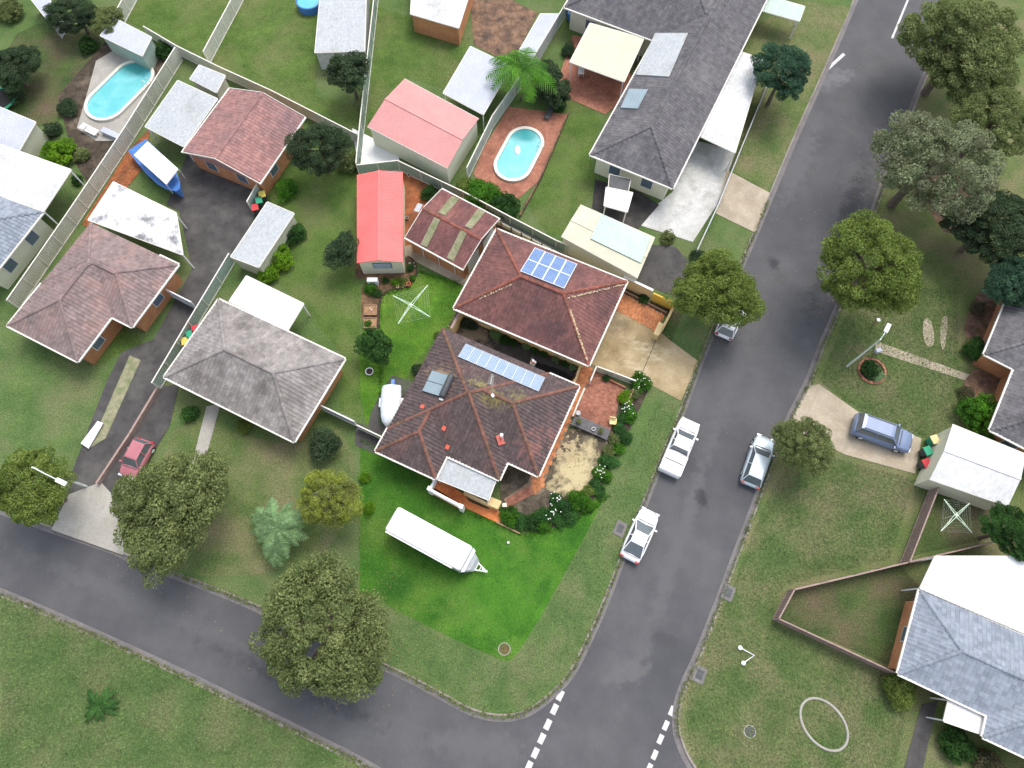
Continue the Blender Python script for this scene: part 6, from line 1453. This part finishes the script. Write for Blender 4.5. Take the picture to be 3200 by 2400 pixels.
for i, (x, y, w, h, lab) in enumerate(((1281, 826, .25, .3, 'white box shaped ornament beside the red shed'), (1283, 838, .14, .16, 'round white ornament below the white box'), (1295, 822, .13, .14, 'white ornament at the top of the curved bed'), (1297, 833, .12, .12, 'small pale stone ornament in the curved bed'))):
    p = G(x, y); T = thing('garden_ornament', lab, 'ornament', tuple(p), 'white garden ornaments'); MB().lathe([(w * .5, 0), (w * .55, h * .3), (w * .4, h * .8), (w * .15, h)], tuple(p), 4 if i == 0 else 10).build('ornament', M['white'], T)
T = thing('curved_edging', 'dark curved brick edging round the garden bed by the shed', 'edging', tuple(G(1300, 860)))
eg = chaikin([G(*p) for p in ((1270, 800), (1296, 815), (1304, 845), (1294, 880), (1268, 900), (1215, 906), (1192, 925), (1184, 960), (1184, 1030))], 3, closed=False)
acc = 0; last = eg[0]; bm_ = MB().box((0, 0, .05), (.21, .14, .14)).mesh('brick', mat('dark_edging_brick', (.05, .032, .028), (.08, .05, .042), scale=4, fine=.3))
for i in range(1, len(eg)):
    d = eg[i] - eg[i - 1]; l_ = d.length; t = 0
    while acc + (l_ - t) >= .235:
        t += .235 - acc; acc = 0; p = eg[i - 1] + d * (t / l_); link('brick', bm_, T, Matrix.Translation((p.x, p.y, 0)) @ Matrix.Rotation(math.atan2(d.y, d.x) + random.uniform(-.08, .08), 4, 'Z'))
    acc += l_ - t
# air conditioner
p = G(1164, 876, .75); T = thing('air_conditioner', 'white outdoor air conditioner unit in front of the shed wall', 'air conditioner', (p.x, p.y, 0))
MB().box((p.x, p.y, .55), (.95, .42, .75)).build('casing', M['white'], T)
b = MB()
for k in range(8): b.box((p.x - .02, p.y - .222, .25 + k * .075), (.5, .01, .02))
b.build('grille', M['darkgrey'], T)
for s_ in (-1, 1): MB().box((p.x + s_ * .38, p.y, .08), (.08, .5, .16)).build('foot', M['white'], T)
# person
p = G(1665, 1152); T = thing('person', 'person in pale shirt and light cap standing in the dark courtyard', 'person', tuple(p), rz=R(105))
def skin_body(name, verts, edges, m, sub=2):
    me = bpy.data.meshes.new(name); me.from_pydata([v[:3] for v in verts], edges, []); o = bpy.data.objects.new(name, me); C.objects.link(o)
    md = o.modifiers.new('skin', 'SKIN'); 
    for i, v in enumerate(verts): me.skin_vertices[0].data[i].radius = (v[3], v[4] if len(v) > 4 else v[3])
    me.skin_vertices[0].data[0].use_root = True
    o.modifiers.new('sub', 'SUBSURF').levels = sub; o.modifiers['sub'].render_levels = sub
    me.materials.append(m)
    for pl in me.polygons: pl.use_smooth = True
    return o
# x forward, y left; arms bent forward holding a small controller
bv = [(0, 0, .95, .15, .13), (0, 0, 1.12, .15, .12), (0, 0, 1.32, .18, .13), (0, 0, 1.45, .12, .10), (.01, 0, 1.53, .055), (.02, 0, 1.60, .075, .085), (.03, 0, 1.70, .085, .10), (.02, 0, 1.76, .055, .07),
      (0, .19, 1.41, .065), (.04, .25, 1.16, .048), (.26, .14, 1.12, .036), (.36, .08, 1.15, .03), (0, -.19, 1.41, .065), (.04, -.25, 1.16, .048), (.26, -.14, 1.12, .036), (.36, -.08, 1.15, .03),
      (0, .10, .88, .10), (.02, .11, .50, .065), (0, .11, .09, .045), (.13, .12, .045, .042), (0, -.10, .88, .10), (.02, -.11, .50, .065), (-.03, -.11, .09, .045), (.10, -.12, .045, .042)]
be = [(0, 1), (1, 2), (2, 3), (3, 4), (4, 5), (5, 6), (6, 7), (3, 8), (8, 9), (9, 10), (10, 11), (3, 12), (12, 13), (13, 14), (14, 15), (0, 16), (16, 17), (17, 18), (18, 19), (0, 20), (20, 21), (21, 22), (22, 23)]
o = skin_body('body', bv, be, M['skin']); o.parent = T
sv = [(0, 0, .92, .175, .155), (0, 0, 1.12, .165, .145), (0, 0, 1.32, .195, .15), (0, 0, 1.46, .12, .11), (0, .19, 1.42, .085), (.03, .25, 1.20, .075), (0, -.19, 1.42, .085), (.03, -.25, 1.20, .075)]
o = skin_body('shirt', sv, [(0, 1), (1, 2), (2, 3), (3, 4), (4, 5), (3, 6), (6, 7)], M['shirt']); o.parent = T
sv = [(0, 0, .94, .16, .14), (0, .10, .86, .12), (.02, .115, .55, .10), (0, -.10, .86, .12), (.02, -.115, .55, .10)]
o = skin_body('shorts', sv, [(0, 1), (1, 2), (0, 3), (3, 4)], M['shorts']); o.parent = T
MB().lathe([(.125, 0), (.128, .05), (.10, .10), (.05, .125), (.01, .13)], (.02, 0, 1.70), 14).box((.15, 0, 1.705), (.12, .15, .015)).build('cap', M['greyhair'], T, smooth=True, local=True)
b = MB()
for s_ in (-1, 1): b.lathe([(.012, 0), (.012, .008)], (.118, s_ * .035, 1.66), 6)
b.build('eyes', M['dark'], T, local=True)
MB().add([(.115, -.012, 1.66), (.115, .012, 1.66), (.142, 0, 1.625), (.115, 0, 1.62)], [(0, 1, 2), (0, 2, 3), (1, 3, 2)]).build('nose', M['skin'], T, local=True)
for s_ in (-1, 1):
    for k in range(4): MB().tube([(.37, s_ * (.05 + .0 * k), 1.125 + k * .02), (.41, s_ * .045, 1.13 + k * .02), (.425, s_ * .02, 1.13 + k * .02)], [.009, .008, .006], 5).build('finger', M['skin'], T, local=True)
    MB().tube([(.36, s_ * .075, 1.17), (.40, s_ * .06, 1.195), (.42, s_ * .035, 1.2)], [.011, .01, .008], 5).build('thumb', M['skin'], T, local=True)
hh = thing('drone_controller', 'small dark controller held by the standing person', 'controller', tuple(T.matrix_basis @ Vector((.43, 0, 1.16)))); hh.rotation_euler = (0, 0, R(105))
MB().box((0, 0, 0), (.10, .16, .04)).build('case', M['darkgrey'], hh, local=True); MB().box((.06, 0, .05), (.01, .14, .08)).build('screen', M['glass'], hh, local=True)
# bins
def bin_(px, py, lid, lab, group, rz=.3, z=0):
    p = G(px, py, 1.0); T = thing('wheelie_bin', lab, 'bin', (p.x, p.y, z), group, rz)
    MB().loft([[Vector((x * .23, y * .26, .08)) for x, y in ((-1, -1), (1, -1), (1, 1), (-1, 1))], [Vector((x * .29, y * .33, .98)) for x, y in ((-1, -1), (1, -1), (1, 1), (-1, 1))]]).build('bin_body', M['darkgrey'] if lid != 'lemon' else M['greenp'], T, local=True)
    MB().box((0, 0, 1.02), (.62, .72, .07)).build('lid', M[lid], T, local=True)
    for s_ in (-1, 1): MB().lathe([(.1, -.03), (.1, .03)], (s_ * .25, -.3, .1), 8).build('wheel', M['dark'], T, local=True)
bin_(610, 1028, 'red', 'red lidded bin beside the weathered grey house', 'bins by the weathered grey house'); bin_(593, 1045, 'greenp', 'green lidded bin beside the weathered grey house', 'bins by the weathered grey house'); bin_(578, 1066, 'yellowp', 'yellow lidded bin beside the weathered grey house', 'bins by the weathered grey house')
bin_(819, 607, 'yellowp', 'yellow lidded bin at the corner of the brown garage', 'bins by the brown garage'); bin_(809, 626, 'greenp', 'green lidded bin between garage and narrow shed', 'bins by the brown garage'); bin_(797, 648, 'red', 'red lidded bin at the head of the narrow shed', 'bins by the brown garage')
bin_(2922, 1373, 'lemon', 'cream lidded bin nearest the white garage', 'bins by the white garage'); bin_(2900, 1408, 'greenp', 'green lidded bin in the middle by the white garage', 'bins by the white garage'); bin_(2896, 1447, 'red', 'red lidded bin lowest by the white garage', 'bins by the white garage')
# manholes, drains, lamp, posts
def disc(px, py, r, lab, m, name='manhole_cover', z=.03):
    p = G(px, py); T = thing(name, lab, 'manhole cover', tuple(p)); MB().lathe([(r * 1.15, .0), (r * 1.15, z), (r * .98, z), (r * .98, z - .01)], tuple(p), 22, cap=False).build('rim', M['concrete'], T); MB().lathe([(r * .97, 0), (r * .97, z - .012)], tuple(p), 22).build('lid', m, T)
disc(1576, 2028, .42, 'round grey brown manhole cover at the bottom corner of the bright lawn', M['soil']); disc(2343, 2286, .40, 'round dark manhole cover on the lower right verge', M['darkgrey'])
for x, y, lab in ((2275, 1852, 'dark storm drain inlet in the right kerb'), (2186, 2108, 'grey storm drain inlet near the right kerb corner'), (1938, 1652, 'storm drain inlet beside the white sedan')):
    p = G(x, y); T = thing('storm_drain', lab, 'drain', tuple(p)); MB().box((p.x, p.y, .03), (.9, 1.2, .06), rz=-.45).build('lid', M['gutterstrip'], T); MB().box((p.x, p.y, .065), (.5, .7, .01), rz=-.45).build('grate', M['darkgrey'], T)
def lamp(lab, top, arm, h=7.0):
    p = G(*top, h); T = thing('street_lamp', lab, 'street lamp', (p.x, p.y, 0)); MB().tube([(p.x, p.y, 0), (p.x, p.y, h)], [.1, .06], 8).build('pole', M['galv'], T)
    e = G(*arm, h + .3); MB().tube([(p.x, p.y, h - .1), (p.x * .5 + e.x * .5, p.y * .5 + e.y * .5, h + .2), e], .045, 6).build('arm', M['galv'], T)
    d = (e - p); d.z = 0; d.normalize(); MB().beam(e - d * .1, e + d * .75, .32, .12).build('lamp_head', M['white'], T)
lamp('street lamp with a single pale head rising through the yellowish tree', (100, 1460), (180, 1500)); lamp('pale street lamp head below the broad olive tree', (2752, 1060), (2768, 1035), 6.0)
p = G(2745, 1095, .9); T = thing('letterbox', 'pale letterbox at the street end of the garden path', 'letterbox', (p.x, p.y, 0)); MB().box((p.x, p.y, .85), (.5, .35, .35), rz=.3).build('box', M['lav_metal'], T); MB().box((p.x, p.y, .34), (.12, .12, .68)).build('post', M['wood'], T)
p = G(2745, 1000, 1.0); T = thing('marker_post', 'small pale topped post on the right verge', 'post', (p.x, p.y, 0)); MB().box((p.x, p.y, .5), (.12, .12, 1.0)).build('post', M['wood'], T); MB().box((p.x, p.y, 1.03), (.3, .3, .06)).build('cap', M['white'], T)
T = thing('garden_ring', 'round brick edging of the bed on the right verge', 'edging', tuple(G(2724, 1160))); c = G(2724, 1160); rb_ = .21
for k in range(28):
    a = k * 2 * math.pi / 28; link('brick', MB().box((0, 0, .06), (.23, .2, .14)).mesh('brick', M['brickpave']) if k == 0 else bk, T, Matrix.Translation((c.x + 1.15 * math.cos(a), c.y + 1.15 * math.sin(a), 0)) @ Matrix.Rotation(a + 1.57, 4, 'Z'))
    if k == 0: bk = T.children[0].data
surf('ring_bed_soil', [(2700, 1130), (2745, 1130), (2760, 1160), (2745, 1190), (2705, 1190), (2690, 1160)], Z2, M['darksoil'], 2)
c0 = G(2574, 2263); T = thing('garden_hose_ring', 'large pale grey oval ring lying on the lower right verge', 'ring', tuple(c0)); a_, b_ = G(2545, 2230), G(2603, 2296); d = (b_ - a_).normalized(); n_ = Vector((-d.y, d.x, 0))
MB().tube([c0 + d * 1.95 * math.cos(t) + n_ * 1.45 * math.sin(t) + Vector((0, 0, .03)) for t in [k * 2 * math.pi / 40 for k in range(41)]], .10, 8).build('ring', M['gutterstrip' if False else 'concrete'], T)
T = thing('bent_pipe', 'small bent white pipe with round ends on the right verge', 'pipe', tuple(G(2335, 2048))); pts = [G(2313, 2024, .1), G(2357, 2048, .1), G(2323, 2072, .1)]; MB().tube(pts, .05, 7).build('pipe', M['white'], T)
for q in (pts[0], pts[2]): MB().lathe([(.1, -.1), (.17, -.05), (.17, .06), (.08, .12)], tuple(q), 10).build('end_cap', M['white'], T)
p = G(1588, 1696, .05); T = thing('white_ball', 'small white ball lying on the bright lawn below the hedge', 'ball', tuple(p)); MB().lathe([(.01, -.1), (.08, -.08), (.115, 0), (.08, .08), (.01, .1)], (p.x, p.y, .12), 12).build('ball', M['white'], T, smooth=True)
T = thing('white_board', 'long narrow white board at the end of the mossy strip in the left drive', 'board', tuple(G(285, 1358))); q = [G(*p, .3) for p in ((305, 1315), (322, 1322), (276, 1402), (252, 1385))]; MB().prism([(p.x, p.y) for p in q], .2, .3).build('board', M['canvas'], T)
for k in (.15, .85): p = q[0].lerp(q[3], k).lerp(q[1].lerp(q[2], k), .5); MB().box((p.x, p.y, .12), (.5, .1, .16)).build('block', M['wood'], T)
T = thing('patio_chairs', 'white outdoor chair on the deck at the foot of the cream patio roof', 'chair', tuple(G(1815, 235))); T.name = 'patio_chair'; p = G(1815, 235); MB().box((p.x, p.y, .45), (.6, .6, .05)).build('seat', M['white'], T); MB().box((p.x, p.y + .3, .7), (.6, .05, .5)).build('backrest', M['white'], T)
for s_ in (-1, 1):
    for t in (-1, 1): MB().box((p.x + s_ * .25, p.y + t * .25, .21), (.05, .05, .43)).build('leg', M['white'], T)
T = thing('sun_lounger', 'dark lounger on the brick deck above the shorter pool', 'lounger', tuple(G(1715, 360))); p = G(1715, 360); MB().box((p.x, p.y, .35), (.6, 1.5, .08), rz=-.4).build('seat', M['darkgrey'], T); MB().box((p.x + .3, p.y + .8, .5), (.6, .5, .06), rz=-.4).build('backrest', M['darkgrey'], T)
for s_ in (-1, 1):
    for t in (-1, 1): MB().box((p.x + s_ * .2 + t * .2, p.y + t * .5, .15), (.05, .05, .3)).build('leg', M['darkgrey'], T)
T = thing('water_tank', 'blue plastic barrel beside the charcoal house at the top', 'barrel', tuple(G(1782, 62))); MB().lathe([(.35, 0), (.4, .2), (.4, .8), (.33, .95), (.1, .97)], tuple(G(1782, 62)), 16).build('barrel', M['blue'], T); MB().lathe([(.12, .97), (.12, 1.02)], tuple(G(1782, 62)), 10).build('cap', M['dark'], T)
